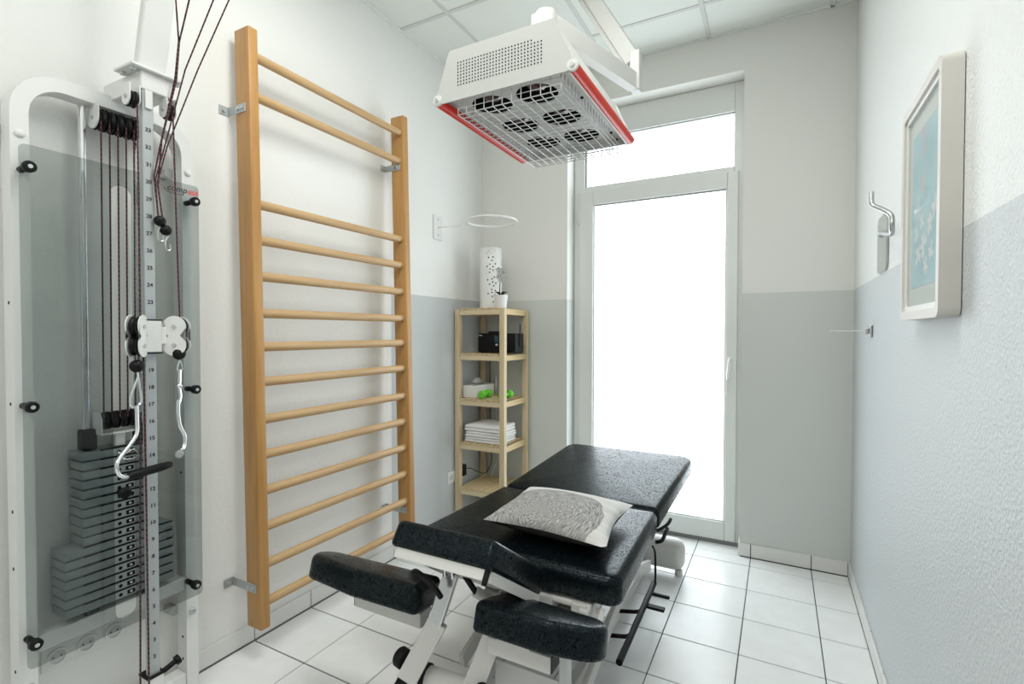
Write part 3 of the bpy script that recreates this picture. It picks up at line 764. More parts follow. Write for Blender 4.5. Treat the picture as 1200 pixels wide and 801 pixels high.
quad_shell(b, [(LX[1] - .014, LY[0], LZ + .02), (TX[1] - .004, LY[0], TZ - .004), (TX[1] - .004, LY[1], TZ - .004), (LX[1] - .014, LY[1], LZ + .02)], .003)
obj('housing_shell', b, M_lampwhite, IL)
b = BM()                                          # rows of vent holes in the front plate
for i in range(28):
    for j in range(8):
        x = 1.088 + i * .0102; z = 2.043 + j * .0095
        if i > 24 and j > 6: continue
        cyl(b, (x, LY[0] - .0046, z), (x, LY[0] - .0039, z), .0024, 6)
v_ = obj('vent_holes', b, M_black, FP); v_['kind'] = 'stuff'
for x in (LX[0] + .012, LX[1] - .012):
    b = BM(); lathe(b, [(0, -.007), (.008, -.007), (.0085, -.004), (.0155, -.004), (.0165, 0), (.0165, .004)], (x, LY[0] - .003, LZ + .012), (0, 1, 0), 18); cp = obj('tube_end_cap', b, M_white, IL, True)
    b = BM(); cyl(b, (x, LY[0] - .0115, LZ + .012), (x, LY[0] - .0095, LZ + .012), .006, 6); obj('screw', b, M_bolt, cp)
    b = BM(); cyl(b, (x, LY[0] + .001, LZ + .010), (x, LY[1] - .004, LZ + .010), .0155, 16); obj('red_tube', b, M_red, IL, True)
    if x < 1.2: continue
    b = BM(); s_ = 1; cyl(b, (x - s_ * .010, LY[0] + .002, LZ + .001), (x - s_ * .010, LY[1], LZ + .001), .0065, 10); obj('tube_reflection_strip', b, M_lampwhite, IL, True)  # pale bar stands in for the light reflected under the right tube
LENS = [(1.130, 1.395), (1.288, 1.395), (1.137, 1.580), (1.290, 1.585), (1.142, 1.760), (1.294, 1.765)]
b = BM(); holed(b, [(LX[0] + .022, LY[0] + .001), (LX[1] - .022, LY[0] + .001), (LX[1] - .022, LY[1]), (LX[0] + .022, LY[1])], [circle(x, y, .065, 28) for x, y in LENS], 2.028, 2.031)
obj('base_plate', b, M_lampwhite, IL)
for x, y in LENS:
    b = BM(); lathe(b, [(.0655, .0), (.0655, .04), (.050, .075), (.02, .095), (0, .095)], (x, y, 2.029), (0, 0, 1), 28); rf = obj('reflector', b, M_dark, IL, True)
    b = BM(); lathe(b, [(0, .012), (.02, .014), (.036, .022), (.043, .036), (.040, .055), (.022, .085), (.018, .094), (0, .094)], (x, y, 2.029), (0, 0, 1), 24); obj('heat_bulb', b, M_bulb, rf, True)
b = BM()                                          # wire basket
bx0, bx1, by0, by1, bz0, bz1 = 1.072, 1.412, 1.285, 1.835, 1.966, 2.020
wr = .0017
nx = 11; ny = 20
for i in range(nx + 1):
    x = bx0 + (bx1 - bx0) * i / nx
    tube(b, [(x, by0, bz1), (x, by0, bz0), (x, by1, bz0), (x, by1, bz1)], wr, 5)
for j in range(ny + 1):
    y = by0 + (by1 - by0) * j / ny
    tube(b, [(bx0, y, bz1), (bx0, y, bz0), (bx1, y, bz0), (bx1, y, bz1)], wr, 5)
for z in (bz0 + .018, bz0 + .036): tube(b, [(bx0, by0, z), (bx1, by0, z), (bx1, by1, z), (bx0, by1, z)], wr, 5, True)
g_ = obj('wire_basket', b, M_wire, IL); g_['kind'] = 'stuff'
for y in (1.45, 1.75, 1.82):
    b = BM(); cyl(b, (1.416, y, 2.012), (1.408, y, 2.012), .004, 8); obj('basket_screw', b, M_black, IL)
b = BM(); cyl(b, (1.245, 1.555, TZ - .004), (1.245, 1.555, 2.30), .026, 20); obj('swivel_stem', b, M_lampwhite, IL, True)
for xx in (1.445,):
    b = BM(); prism(b, [tuple(p) for p in round_poly([(xx - .03, 2.01), (xx + .012, 2.01), (xx - .012, 2.085), (xx - .03, 2.085)], .008, 3)], 1.86, 1.866, mY); obj('side_tab', b, M_lampwhite, IL)

AR = thing('ceiling_swing_arm', 'white two-bar swing arm hung from the ceiling carrying the infrared lamp', 'arm', (1.1, 2.2, H - .002))
b = BM(); cyl(b, (1.245, 1.555, 2.286), (1.245, 1.555, 2.372), .036, 24); box(b, 1.208, 1.25, 1.512, 1.60, 2.292, 2.358, .006); obj('swivel_head', b, M_lampwhite, AR, True)
E0 = Vector((1.256, 1.560, 2.338)); E1 = Vector((1.402, 2.085, 2.345)); dA = (E1 - E0).normalized(); wA = Vector((dA.y, -dA.x, 0))
b = BM(); beam(b, E0, E1, .034, .066, (0, 0, 1), .004); obj('lower_bar', b, M_lampwhite, AR)
b = BM(); beam(b, E0 + Vector((0, 0, -.036)), E1 + Vector((0, 0, -.036)), .040, .006, (0, 0, 1), .001); obj('bar_flange', b, M_lampwhite, AR)
b = BM(); beam(b, (1.408, 2.105, 2.306), (1.408, 2.105, 2.47), .042, .05, (0, 1, 0), .006); obj('end_post', b, M_lampwhite, AR)
b = BM(); beam(b, (1.400, 2.112, 2.435), (1.10, 2.235, 2.965), .050, .062, (0.3, 0, 1), .004); obj('upper_bar', b, M_lampwhite, AR)
b = BM(); beam(b, (1.355, 2.118, 2.43), (1.07, 2.235, 2.93), .016, .02, (0.3, 0, 1), .002); obj('tie_rod', b, M_lampwhite, AR)
b = BM(); box(b, 1.03, 1.17, 2.15, 2.30, H - .012, H - .003, .003); cyl(b, (1.10, 2.23, 2.93), (1.10, 2.23, H - .01), .035, 20); obj('ceiling_mount', b, M_lampwhite, AR, True)

# ================================================================ THERAPY COUCH
CH = thing('therapy_couch', 'therapy couch with petrol black leatherette cushions on a pale steel frame in mid-room', 'couch', (1.14, 2.0, 0))
TOP = 0.56
# main section (plan polygon counter-clockwise, near edge first)
b = BM(); pad(b, [(.742, 1.452), (1.536, 1.452), (1.510, 2.105), (.770, 2.112)], .092, [.045, .045, .022, .022], .030, .015, .008, Matrix.Translation((0, 0, TOP)))
obj('main_cushion', b, M_leather, CH, 60)
b = BM(); box(b, .80, 1.47, 1.51, 2.07, TOP - .108, TOP - .0925, .003); obj('main_board', b, M_black, CH)
# raised far section
tl = R(4.6)
mh = Matrix.Translation((0, 2.115, TOP + .001)) @ Matrix.Rotation(tl, 4, 'X')
b = BM(); pad(b, [(.775, 0.004), (1.510, 0.0), (1.540, .772), (.812, .772)], .088, [.022, .022, .065, .065], .028, .015, .008, mh)
obj('far_cushion', b, M_leather, CH, 60)
b = BM(); box(b, .83, 1.47, .05, .70, -.104, -.0885, .003, 2, mh); obj('far_board', b, M_black, CH)
b = BM(); tube(b, smooth_path([(1.44, 2.12, TOP - .10), (1.49, 2.13, TOP - .10), (1.535, 2.16, TOP - .075), (1.545, 2.20, TOP - .06)], 4), .007, 8); obj('backrest_lever', b, M_black, CH, True)
# centre head cushion, near end raised
mc = Matrix.Translation((1.122, 1.135, .752)) @ Matrix.Rotation(R(-35), 4, 'X')
b = BM(); pad(b, [(-.165, 0), (.176, 0), (.205, .335), (-.205, .335)], .074, [.03, .02, .03, .03], .016, .012, .004, mc)
obj('head_cushion', b, M_leather, CH, 60)
b = BM(); prism(b, [(-.135, .010), (.158, .010), (.158, .018), (-.135, .018)], -.102, -.075, mc); prism(b, [(-.135, .018), (.158, .018), (.190, .30), (-.15, .30)], -.090, -.076, mc)
hp = obj('head_tray', b, M_couchw, CH)
b = BM(); prism(b, [(.166, .03), (.174, .03), (.200, .315), (.192, .315)], -.102, -.074, mc); obj('tray_flange', b, M_couchw, hp)
b = BM(); prism(b, [(.1585, .012), (.1655, .012), (.1655, .03), (.1585, .03)], -.112, -.075, mc); obj('tray_gap_shade', b, M_black, hp)  # black piece put in for the shade in the tray gap
# arm rests: mirrored five-sided cushions, tilted towards the bed
for s_ in (-1, 1):
    xi = .075 if s_ > 0 else .105; xc = .295 if s_ > 0 else .37; xo = .430 if s_ > 0 else .645
    P = [(xi, 0), (xc, 0), (xo, .055), (xo - .01, .165), (xi + (.045 if s_ < 0 else .0), .185)]
    if s_ < 0: P = [(-x, y) for x, y in P][::-1]
    rc = [.02, .012, .07, .07, .02]
    if s_ < 0: rc = rc[::-1]
    ma = Matrix.Translation((1.135 if s_ > 0 else 1.125, 1.160, .562 if s_ > 0 else .552)) @ Matrix.Rotation(R(-17), 4, 'X') @ Matrix.Rotation(R(0 if s_ > 0 else -1.2), 4, 'Y')
    b = BM(); pad(b, P, .082, rc, .022, .012, .005, ma); obj('armrest_cushion', b, M_leather, CH, 60)
    # carrier channel below
    a, c_ = (.71, .985) if s_ < 0 else (1.225, 1.42)
    b = BM(); box(b, a, c_, 1.205, 1.262, .388, .436, .003); box(b, a + .03, c_ - .06, 1.20, 1.27, .436, .452, .002); ac = obj('armrest_channel', b, M_couchw, CH)
    b = BM(); e = a - .003 if s_ < 0 else c_ + .0005; box(b, e, e + .0025, 1.207, 1.26, .39, .434); obj('end_plug', b, M_black, ac)
    # telescopic strut: steel bar in a painted sleeve
    if s_ < 0: p1, pm, p2 = Vector((1.080, 1.262, .605)), Vector((1.045, 1.215, .425)), Vector((.998, 1.128, .285))
    else: p1, pm, p2 = Vector((1.215, 1.345, .500)), Vector((1.200, 1.32, .42)), Vector((1.165, 1.19, .235))
    b = BM(); beam(b, p1, pm + (pm - p2) * -.2, .044, .046, (.3, -1, 0), .003); obj('strut_bar', b, M_chrome, CH)
    b = BM(); beam(b, pm, p2, .060, .058, (.3, -1, 0), .003); sv = obj('strut_sleeve', b, M_couchw, CH)
    b = BM(); d = (p2 - pm).normalized(); beam(b, p2, p2 + d * .035, .052, .050, (.3, -1, 0), .003); obj('strut_foot', b, M_black, sv)
    b = BM(); kx = p2 + (pm - p2) * .22
    if s_ < 0: lathe(b, [(0, 0), (.010, 0), (.012, .015), (.027, .018), (.029, .022), (.029, .044), (.026, .048), (0, .048)], kx + Vector((-.02, .005, 0)), (-1, .15, .1), 20)
    else: lathe(b, [(0, 0), (.010, 0), (.012, .01), (.022, .013), (.024, .017), (.022, .034), (0, .036)], kx + Vector((.02, -.01, 0)), (.8, -.6, .1), 20)
    obj('clamp_knob', b, M_rubber, sv, True)
b = BM(); cyl(b, (1.03, 1.19, .262), (1.17, 1.20, .262), .034, 20); cr = obj('cross_roller', b, M_couchw, CH, True)
b = BM(); lathe(b, [(.034, 0), (.038, .003), (.038, .016), (0, .018)], (1.03, 1.19, .262), (-1, -.07, 0), 20); obj('roller_cap', b, M_rubber, cr, True)
# pivot, lever and gas spring under the head cushion
b = BM(); box(b, 1.062, 1.072, 1.215, 1.265, .565, .655, .002); box(b, 1.090, 1.100, 1.215, 1.265, .565, .655, .002); cyl(b, (1.055, 1.24, .59), (1.108, 1.24, .59), .009, 12); obj('pivot_fork', b, M_chrome, CH, True)
b = BM(); tube(b, smooth_path([(.985, 1.175, .580), (1.005, 1.165, .588), (1.045, 1.150, .586), (1.082, 1.150, .565), (1.092, 1.165, .535)], 5), .0085, 10); obj('release_lever', b, M_black, CH, True)
b = BM(); cyl(b, (1.105, 1.255, .575), (1.165, 1.245, .525), .009, 12); cyl(b, (1.098, 1.258, .585), (1.112, 1.254, .568), .015, 12); gs = obj('gas_spring', b, M_black, CH, True)
b = BM(); cyl(b, (1.158, 1.247, .530), (1.28, 1.34, .425), .016, 16); obj('cylinder', b, M_couchw, gs, True)
# chassis below the main cushion
for x0, x1 in ((.83, .865), (1.405, 1.44)):
    b = BM(); box(b, x0, x1, 1.53, 2.70, .398, .452, .004); obj('side_rail', b, M_couchw, CH)
for y0, y1 in ((1.535, 1.58), (2.05, 2.09), (2.62, 2.66)):
    b = BM(); box(b, .865, 1.405, y0, y1, .40, .44, .003); obj('cross_rail', b, M_couchw, CH)
b = BM(); cyl(b, (1.05, 1.50, .352), (1.435, 1.50, .352), .058, 28); obj('drive_drum', b, M_couchw, CH, True)
for x in (1.27, 1.385):                       # clamps and square socket at the near edge
    b = BM(); box(b, x, x + .05, 1.440, 1.50, .425, .462, .004)
    if x < 1.3: holed(b, [(x, .388), (x + .05, .388), (x + .05, .425), (x, .425)], [[(x + .006, .394), (x + .044, .394), (x + .044, .419), (x + .006, .419)]], 1.44, 1.50, mY)
    else: box(b, x + .03, x + .062, 1.425, 1.50, .35, .455, .004); cyl(b, (x - .07, 1.46, .452), (x + .06, 1.46, .452), .011, 12)
    obj('edge_clamp', b, M_couchw, CH)
b = BM(); beam(b, (1.475, 1.47, .452), (1.462, 1.40, .37), .016, .034, (0, .6, .5), .002); beam(b, (1.462, 1.402, .375), (1.462, 1.412, .325), .016, .03, (0, 1, 0), .002); obj('hook_arm', b, M_couchw, CH)
b = BM(); holed(b, [(.93, .30), (1.07, .30), (1.0, .40)], [[(.975, .318), (1.025, .318), (1.0, .365)]], 1.50, 1.506, Matrix.Translation((.23, 0, .05)) @ mY); obj('gusset', b, M_tray, CH)
# scissor legs and floor frame
for x in (.90, 1.36):
    b = BM(); beam(b, (x, 1.58, .40), (x, 2.62, .085), .022, .055, (0, 0, 1), .004); beam(b, (x + .026, 2.56, .40), (x + .026, 1.52, .085), .022, .055, (0, 0, 1), .004); sc_ = obj('scissor_leg', b, M_couchw, CH)
b = BM(); lathe(b, [(0, 0), (.032, 0), (.036, .004), (.036, .014), (.03, .018), (0, .018)], (1.44, 2.215, .40), (1, 0, 0), 22); obj('pivot_disc', b, M_couchw, CH, True)
b = BM(); tube(b, smooth_path([(1.49, 2.165, .402), (1.515, 2.17, .412), (1.518, 2.225, .425), (1.518, 2.27, .43)], 4), .008, 8); obj('side_lever', b, M_black, CH, True)
b = BM(); box(b, 1.00, 1.03, 1.25, 2.78, .03, .08, .004); box(b, 1.30, 1.335, 1.25, 2.78, .03, .08, .004); obj('floor_rail', b, M_couchw, CH)
b = BM(); box(b, .93, 1.44, 1.24, 1.30, .028, .086, .006); obj('cross_foot', b, M_couchw, CH)
b = BM(); box(b, .86, 1.515, 2.715, 2.83, .028, .190, .05, 6); cf = obj('cross_foot', b, M_couchw, CH, True)
b = BM(); box(b, 1.19, 1.40, 1.31, 1.316, .03, .30, .002); box(b, 1.40, 1.425, 1.31, 1.35, .03, .375, .003); obj('end_shield', b, M_tray, CH)
for x, y in ((.90, 2.77), (1.485, 2.765), (.96, 1.27), (1.41, 1.27)):
    b = BM(); cyl(b, (x, y, .0005), (x, y, .032), .02, 16); obj('rubber_foot', b, M_rubber if y < 2 else M_couchw, CH, True)
# foot-switch bar along the right side
b = BM(); cyl(b, (1.438, 2.385, .115), (1.452, 1.745, .115), .0125, 14); fb = obj('foot_bar', b, M_black, CH, True)
for y in (1.93, 2.13):
    b = BM(); tube(b, smooth_path([(1.33, y + .02, .07), (1.38, y + .03, .075), (1.42, y + .01, .095), (1.445, y, .112)], 4), .0085, 8); obj('bar_bracket', b, M_black, fb, True)
b = BM(); tube(b, smooth_path([(1.447, 2.36, .115), (1.44, 2.40, .16), (1.435, 2.41, .25), (1.43, 2.38, .29)], 5), .005, 8); obj('switch_cable', b, M_black, fb, True)
for y, h_ in ((2.19, .10), (2.30, .10)):
    b = BM(); box(b, 1.44, 1.525, y - .018 if y < 2.25 else y - .008, y + .012 if y < 2.25 else y + .008, h_, h_ + .012, .003); obj('pedal', b, M_black, fb)

# pillow on the couch
PC = [Vector((1.018, 1.520, .630)), Vector((1.475, 1.512, .622)), Vector((1.448, 1.945, .622)), Vector((.985, 1.962, .622))]
N = 30; b = BM(); gridv = []
cen_ = sum(PC, Vector()) / 4
def pil(u, v, side):
    p = (PC[0] * (1 - u) + PC[1] * u) * (1 - v) + (PC[3] * (1 - u) + PC[2] * u) * v
    eu, ev = 1 - abs(2 * u - 1), 1 - abs(2 * v - 1)
    pin = .020                                             # edges draw in between the corners
    p += (cen_ - p).normalized() * pin * (1 - min(eu, ev)) ** 4 * (4 * max(eu, ev) * (1 - max(eu, ev) * .5) if max(eu, ev) > 0 else 0) * .6
    hgt = (math.sin(PI * u) * math.sin(PI * v)) ** .42 if 0 < u < 1 and 0 < v < 1 else 0
    wr_ = .003 * math.sin(9 * u + 5 * v) * math.sin(7 * v) * hgt
    z = p.z + (hgt * .052 + wr_ if side > 0 else -hgt * .058)
    if side < 0: z = max(z, TOP + .010)
    return Vector((p.x, p.y, z))
top = [[b.verts.new(pil(i / N, j / N, 1)) for i in range(N + 1)] for j in range(N + 1)]
bot = [[(top[j][i] if i in (0, N) or j in (0, N) else b.verts.new(pil(i / N, j / N, -1))) for i in range(N + 1)] for j in range(N + 1)]
for j in range(N):
    for i in range(N):
        b.faces.new((top[j][i], top[j][i + 1], top[j + 1][i + 1], top[j + 1][i]))
        b.faces.new((bot[j][i], bot[j + 1][i], bot[j + 1][i + 1], bot[j][i + 1]))
M_pillow = mat('printed_cotton', (0.75, 0.73, 0.70), 0.85, spec=0.15)
pv = coords(M_pillow, (1, 1, 1))
sx = nd(M_pillow, 'ShaderNodeSeparateXYZ'); ln(M_pillow, pv, sx.inputs[0])
dx = math_(M_pillow, 'ADD', sx.outputs[0], 0.040); dy = math_(M_pillow, 'ADD', sx.outputs[1], 0.115)
wob = math_(M_pillow, 'MULTIPLY', math_(M_pillow, 'SUBTRACT', noise(M_pillow, pv, 9, 2), .5), .05)
rad = math_(M_pillow, 'ADD', math_(M_pillow, 'SQRT', math_(M_pillow, 'ADD', math_(M_pillow, 'MULTIPLY', dx, dx), math_(M_pillow, 'MULTIPLY', dy, dy))), wob)
ang = math_(M_pillow, 'ARCTAN2', dy, dx)
cb = nd(M_pillow, 'ShaderNodeCombineXYZ'); ln(M_pillow, math_(M_pillow, 'MULTIPLY', rad, 420.0), cb.inputs[0]); ln(M_pillow, math_(M_pillow, 'MULTIPLY', ang, 5.0), cb.inputs[1])
st = noise(M_pillow, cb.outputs[0], 1.0, 3, .6)
st = ramp(M_pillow, st, [(.36, (.12, .115, .115)), (.62, (.60, .585, .565))])
ins = math_(M_pillow, 'LESS_THAN', rad, .232)
fn = noise(M_pillow, coords(M_pillow, (8, 60, 8)), 1.0, 3)
base_ = ramp(M_pillow, fn, [(.35, (.66, .64, .61)), (.65, (.76, .745, .72))])
up_ = nd(M_pillow, 'ShaderNodeNewGeometry')
isz = math_(M_pillow, 'GREATER_THAN', sx.outputs[2], -.2)
ln(M_pillow, mix(M_pillow, ins, base_, st), bsdf(M_pillow).inputs['Base Color'])
M_pback = mat('pillow_underside_shade', (0.035, 0.033, 0.032), 0.9, spec=0.1)  # shade below the pillow put into the underside colour
po = obj('pillow', b, [M_pillow, M_pback], None, 70, at=(1.23, 1.735, TOP + .008))
for f in po.data.polygons:
    if f.normal.z < -.02 or f.index % 2 == 1: f.material_index = 1
tag(po, 'square cushion with grey brushed circle print lying on the black couch', 'cushion')

# ================================================================ CORNER SHELF
SHF = thing('corner_shelf', 'tall narrow pale pine shelf unit with slatted shelves in the far left corner', 'shelf', (.20, 2.98, 0))
SX0, SX1, SY0, SY1 = .012, .394, 2.800, 3.160
PW = .036
for x in (SX0, SX1 - PW):
    for y in (SY0, SY1 - PW):
        b = BM(); box(b, x, x + PW, y, y + PW, .0005, 1.455, .002); obj('post', b, M_pine_v, SHF)
for z in (1.452, 1.150, .846, .550, .243):
    for y in (SY0 + .006, SY1 - .024):
        b = BM(); box(b, SX0 + PW, SX1 - PW, y, y + .018, z - .036, z, .0015); obj('shelf_rail', b, M_pine_x, SHF)
    for x in (SX0 + .009, SX1 - .027):
        b = BM(); box(b, x, x + .018, SY0 + PW, SY1 - PW, z - .036, z, .0015); obj('shelf_rail', b, M_pine_y, SHF)
    ns = 7; x0 = SX0 + PW + .004; wd = (SX1 - SX0 - 2 * PW - .008)
    for k in range(ns):
        cx = x0 + wd * (k + .5) / ns
        b = BM(); box(b, cx - .0165, cx + .0165, SY0 + .002, SY1 - .002, z + .0003, z + .009, .0015, 1); obj('slat', b, M_pine_y, SHF)
ST = [z + .0092 for z in (1.452, 1.150, .846, .550, .243)]
# pierced table lamp
b = BM(); LR = (.108, .070); n = 40; lampc = (.195, 2.968)
def oval(rx, ry, z): return [b.verts.new((lampc[0] + rx * math.cos(2 * PI * k / n), lampc[1] + ry * math.sin(2 * PI * k / n), z)) for k in range(n)]
PL = thing('pierced_lamp', 'tall white pierced porcelain table lamp on top of the corner shelf', 'lamp', (lampc[0], lampc[1], ST[0]))
rr = .076
b = BM(); lathe(b, [(0, 0), (rr, 0), (rr, .408), (rr - .003, .412), (rr - .006, .408), (rr - .006, .01), (0, .01)], (lampc[0], lampc[1], ST[0]), (0, 0, 1), 40)
lb = obj('shade', b, M_ceram, PL, True)
HOLES = [(258, 72), (232, 95), (280, 98), (210, 116), (254, 117), (230, 163), (268, 157), (258, 194), (240, 235), (290, 229), (216, 259), (268, 262), (243, 287), (298, 290), (270, 299), (239, 322), (281, 372), (259, 392), (221, 404), (266, 426), (294, 438), (238, 450), (276, 467), (257, 507), (290, 518), (260, 540), (225, 551), (288, 565), (263, 582), (271, 641)]
vd = Vector((1.9472 - lampc[0], -lampc[1], 0)).normalized(); base_a = math.atan2(vd.y, vd.x)
for hx, hy in HOLES:
    off = (hx - 249) / 101.0; a = base_a + math.asin(max(-.95, min(.95, off))); z = ST[0] + .412 * (712 - hy) / (712 - 50)
    d = Vector((math.cos(a), math.sin(a), 0)); c0 = Vector((lampc[0], lampc[1], z)) + d * (rr - .001)
    c = BM(); cyl(c, c0, c0 + d * .0015, .0052, 10); obj('pierced_hole', c, M_tray if hy < 130 else M_txtblack, lb)
# orchid
OR = thing('potted_orchid', 'small white orchid in a white pot on top of the corner shelf', 'plant', (.322, 2.888, ST[0]))
oc = Vector((.322, 2.888, ST[0]))
b = BM(); lathe(b, [(0, 0), (.036, 0), (.045, .085), (.042, .085), (.038, .07), (0, .07)], oc, (0, 0, 1), 28); obj('pot', b, M_ceram, OR, True)
for k, a in enumerate((.2, 1.3, 2.6, 3.5, 4.5, 5.6)):
    b = BM(); d = Vector((math.cos(a), math.sin(a), 0)); s = Vector((-d.y, d.x, 0)); L = .042 + .012 * (k % 3); vs = []
    for i in range(6):
        t = i / 5; w_ = .012 * math.sin(PI * min(1, t * .9 + .1)); c0 = oc + d * L * t + Vector((0, 0, .072 + .034 * math.sin(PI * t * .62)))
        vs.append((b.verts.new(c0 + s * w_), b.verts.new(c0 + Vector((0, 0, -.003))), b.verts.new(c0 - s * w_)))
    for A_, B_ in zip(vs, vs[1:]): b.faces.new((A_[0], A_[1], B_[1], B_[0])); b.faces.new((A_[1], A_[2], B_[2], B_[1]))
    bmesh.ops.solidify(b, geom=list(b.faces), thickness=.0015); obj('leaf', b, M_leaf, OR, True)
b = BM(); tube(b, smooth_path([oc + Vector((0, 0, .07)), oc + Vector((-.012, 0, .12)), oc + Vector((-.006, 0, .19)), oc + Vector((0, 0, .25))], 5), .0028, 6); obj('stem', b, M_leaf, OR, True)
random.seed(4)
for fz, fx_, fy_ in ((.19, .012, -.01), (.205, -.016, -.012), (.222, .020, 0), (.232, -.010, -.016), (.245, .012, -.012), (.252, -.020, .004), (.178, .002, -.014)):
    b = BM(); c0 = oc + Vector((fx_, fy_, fz)); nrm = Vector((.45 + random.uniform(-.2, .2), -.85, random.uniform(-.1, .2))).normalized(); X_, Y_ = frame_of(nrm)
    for k in range(5):
        a = 2 * PI * k / 5; d = X_ * math.cos(a) + Y_ * math.sin(a); s = nrm.cross(d); vs = []
        for t, w_ in ((0, .002), (.35, .0085), (.75, .008), (1, .001)):
            q = c0 + d * .017 * t + nrm * .004 * t; vs.append((b.verts.new(q + s * w_), b.verts.new(q - s * w_)))
        for A_, B_ in zip(vs, vs[1:]): b.faces.new((A_[0], A_[1], B_[1], B_[0]))
    bmesh.ops.solidify(b, geom=list(b.faces), thickness=.001); bl = obj('blossom', b, M_petal, OR)
    if fz in (.222, .252): c = BM(); sphere(c, c0 + Vector((0, -.006, .014)), .005, 8); obj('bud', c, M_leaf, bl, True)
# radio
RA = thing('radio', 'black table radio with a short aerial on the second shelf of the corner unit', 'radio', (.27, 2.95, ST[1]))
b = BM(); box(b, .128, .420, 2.905, 3.03, ST[1] + .004, ST[1] + .135, .008, 3); box(b, .205, .30, 2.915, 3.02, ST[1] + .135, ST[1] + .148, .004); obj('cabinet', b, M_black, RA, True)
b = BM(); box(b, .262, .292, 2.9035, 2.905, ST[1] + .075, ST[1] + .118, .0005, 1); obj('display', b, M_screen, RA)
b = BM(); box(b, .136, .164, 2.9037, 2.905, ST[1] + .117, ST[1] + .123); obj('badge', b, M_bolt, RA)
b = BM(); cyl(b, (.281, 2.898, ST[1] + .058), (.281, 2.905, ST[1] + .058), .008, 14); obj('dial', b, M_bolt, RA, True)
b = BM(); cyl(b, (.424, 2.955, ST[1] + .05), (.430, 2.955, ST[1] + .20), .0036, 8); obj('aerial', b, M_black, RA, True)
for x in (.15, .40):
    b = BM(); box(b, x - .012, x + .012, 2.93, 3.01, ST[1], ST[1] + .005); obj('foot', b, M_rubber, RA)
b = BM(); box(b, .334, .348, 2.9042, 2.905, ST[1] + .02, ST[1] + .12); obj('speaker_grille', b, M_rubber, RA)
# tissue box
TB = thing('tissue_box', 'white tissue box with a tissue pulled up on the middle shelf', 'box', (.094, 2.972, ST[2]))
mt = Matrix.Translation((.094, 2.972, 0)) @ Matrix.Rotation(R(88), 4, 'Z')
b = BM(); box(b, -.115, .115, -.056, .056, ST[2], ST[2] + .082, .004, 2, mt); obj('carton', b, M_ceram, TB)
b = BM(); vs = []
random.seed(11)
for i in range(9):
    t = i / 8; row = []
    for j in range(7):
        s_ = j / 6 - .5; x = -.045 + .12 * t; y = s_ * .06 * (1 - .3 * abs(2 * t - 1)); z = ST[2] + .083 + .055 * (math.sin(PI * min(1, t + .12)) ** .7) * (1 - abs(s_) * 1.2) * (0.75 + .25 * math.sin(i * 1.7 + j * 2.1)) + .004 * random.random()
        row.append(b.verts.new(mt @ Vector((x - .02, y, z))))
    vs.append(row)
for i in range(8):
    for j in range(6): b.faces.new((vs[i][j], vs[i + 1][j], vs[i + 1][j + 1], vs[i][j + 1]))
bmesh.ops.solidify(b, geom=list(b.faces), thickness=.0012); obj('tissue', b, M_tissue, TB, 60)
# dumbbells
for k, (x, y, a) in enumerate(((.206, 2.880, 94), (.345, 2.912, 88))):
    DB = thing('dumbbell', ('lime green vinyl dumbbell lying in front of the tissue box' if k == 0 else 'lime green vinyl dumbbell half hidden behind the front right shelf post'), 'dumbbell', (x, y, ST[2]), 'green dumbbells')
    d = Vector((math.cos(R(a)), math.sin(R(a)), 0)); c0 = Vector((x, y, ST[2] + .030))
    for s_ in (-1, 1):
        b = BM(); lathe(b, [(0, -.020), (.018, -.020), (.0265, -.013), (.029, 0), (.0265, .013), (.018, .020), (0, .020)], c0 + d * s_ * .046, d, 18); obj('weight_head', b, M_green, DB, 25)
    b = BM(); cyl(b, c0 - d * .03, c0 + d * .03, .012, 14); obj('grip', b, M_green, DB, True)
# three folded towels
tzs = ST[3]
for k in range(3):
    hh = .036 if k < 2 else .042; dx_ = (0, .004, -.002)[k]; x0, x1, y0, y1 = .068 + dx_, .345 + dx_, 2.83, 3.06
    TW_ = thing('folded_towel', ('folded white towel, bottom of the three on the corner shelf', 'folded white towel, middle of the three on the corner shelf', 'folded white towel, top of the three on the corner shelf')[k], 'towel', ((x0 + x1) / 2, (y0 + y1) / 2, tzs), 'folded white towels')
    for j in range(2):
        b = BM(); zz = tzs + j * hh / 2
        box(b, x0 + .003 * j, x1 - .002 * j, y0 + .002 * j, y1, zz + .0003, zz + hh / 2, hh * .235, 3)
        bmesh.ops.subdivide_edges(b, edges=[e for e in b.edges if e.calc_length() > .1], cuts=6, use_grid_fill=True)
        for vtx in b.verts: vtx.co.z += (.0025 if k == 2 and j == 1 else .0008) * math.sin(vtx.co.x * 31 + k * 2) * (1 if vtx.co.z > zz + hh * .3 else 0) + (.008 * max(0, 1 - abs(vtx.co.x - .17) / .09) if k == 2 and j == 1 and vtx.co.z > zz + hh * .4 else 0)
        obj('towel_fold', b, M_towel, TW_, 60)
    tzs += hh + .0008
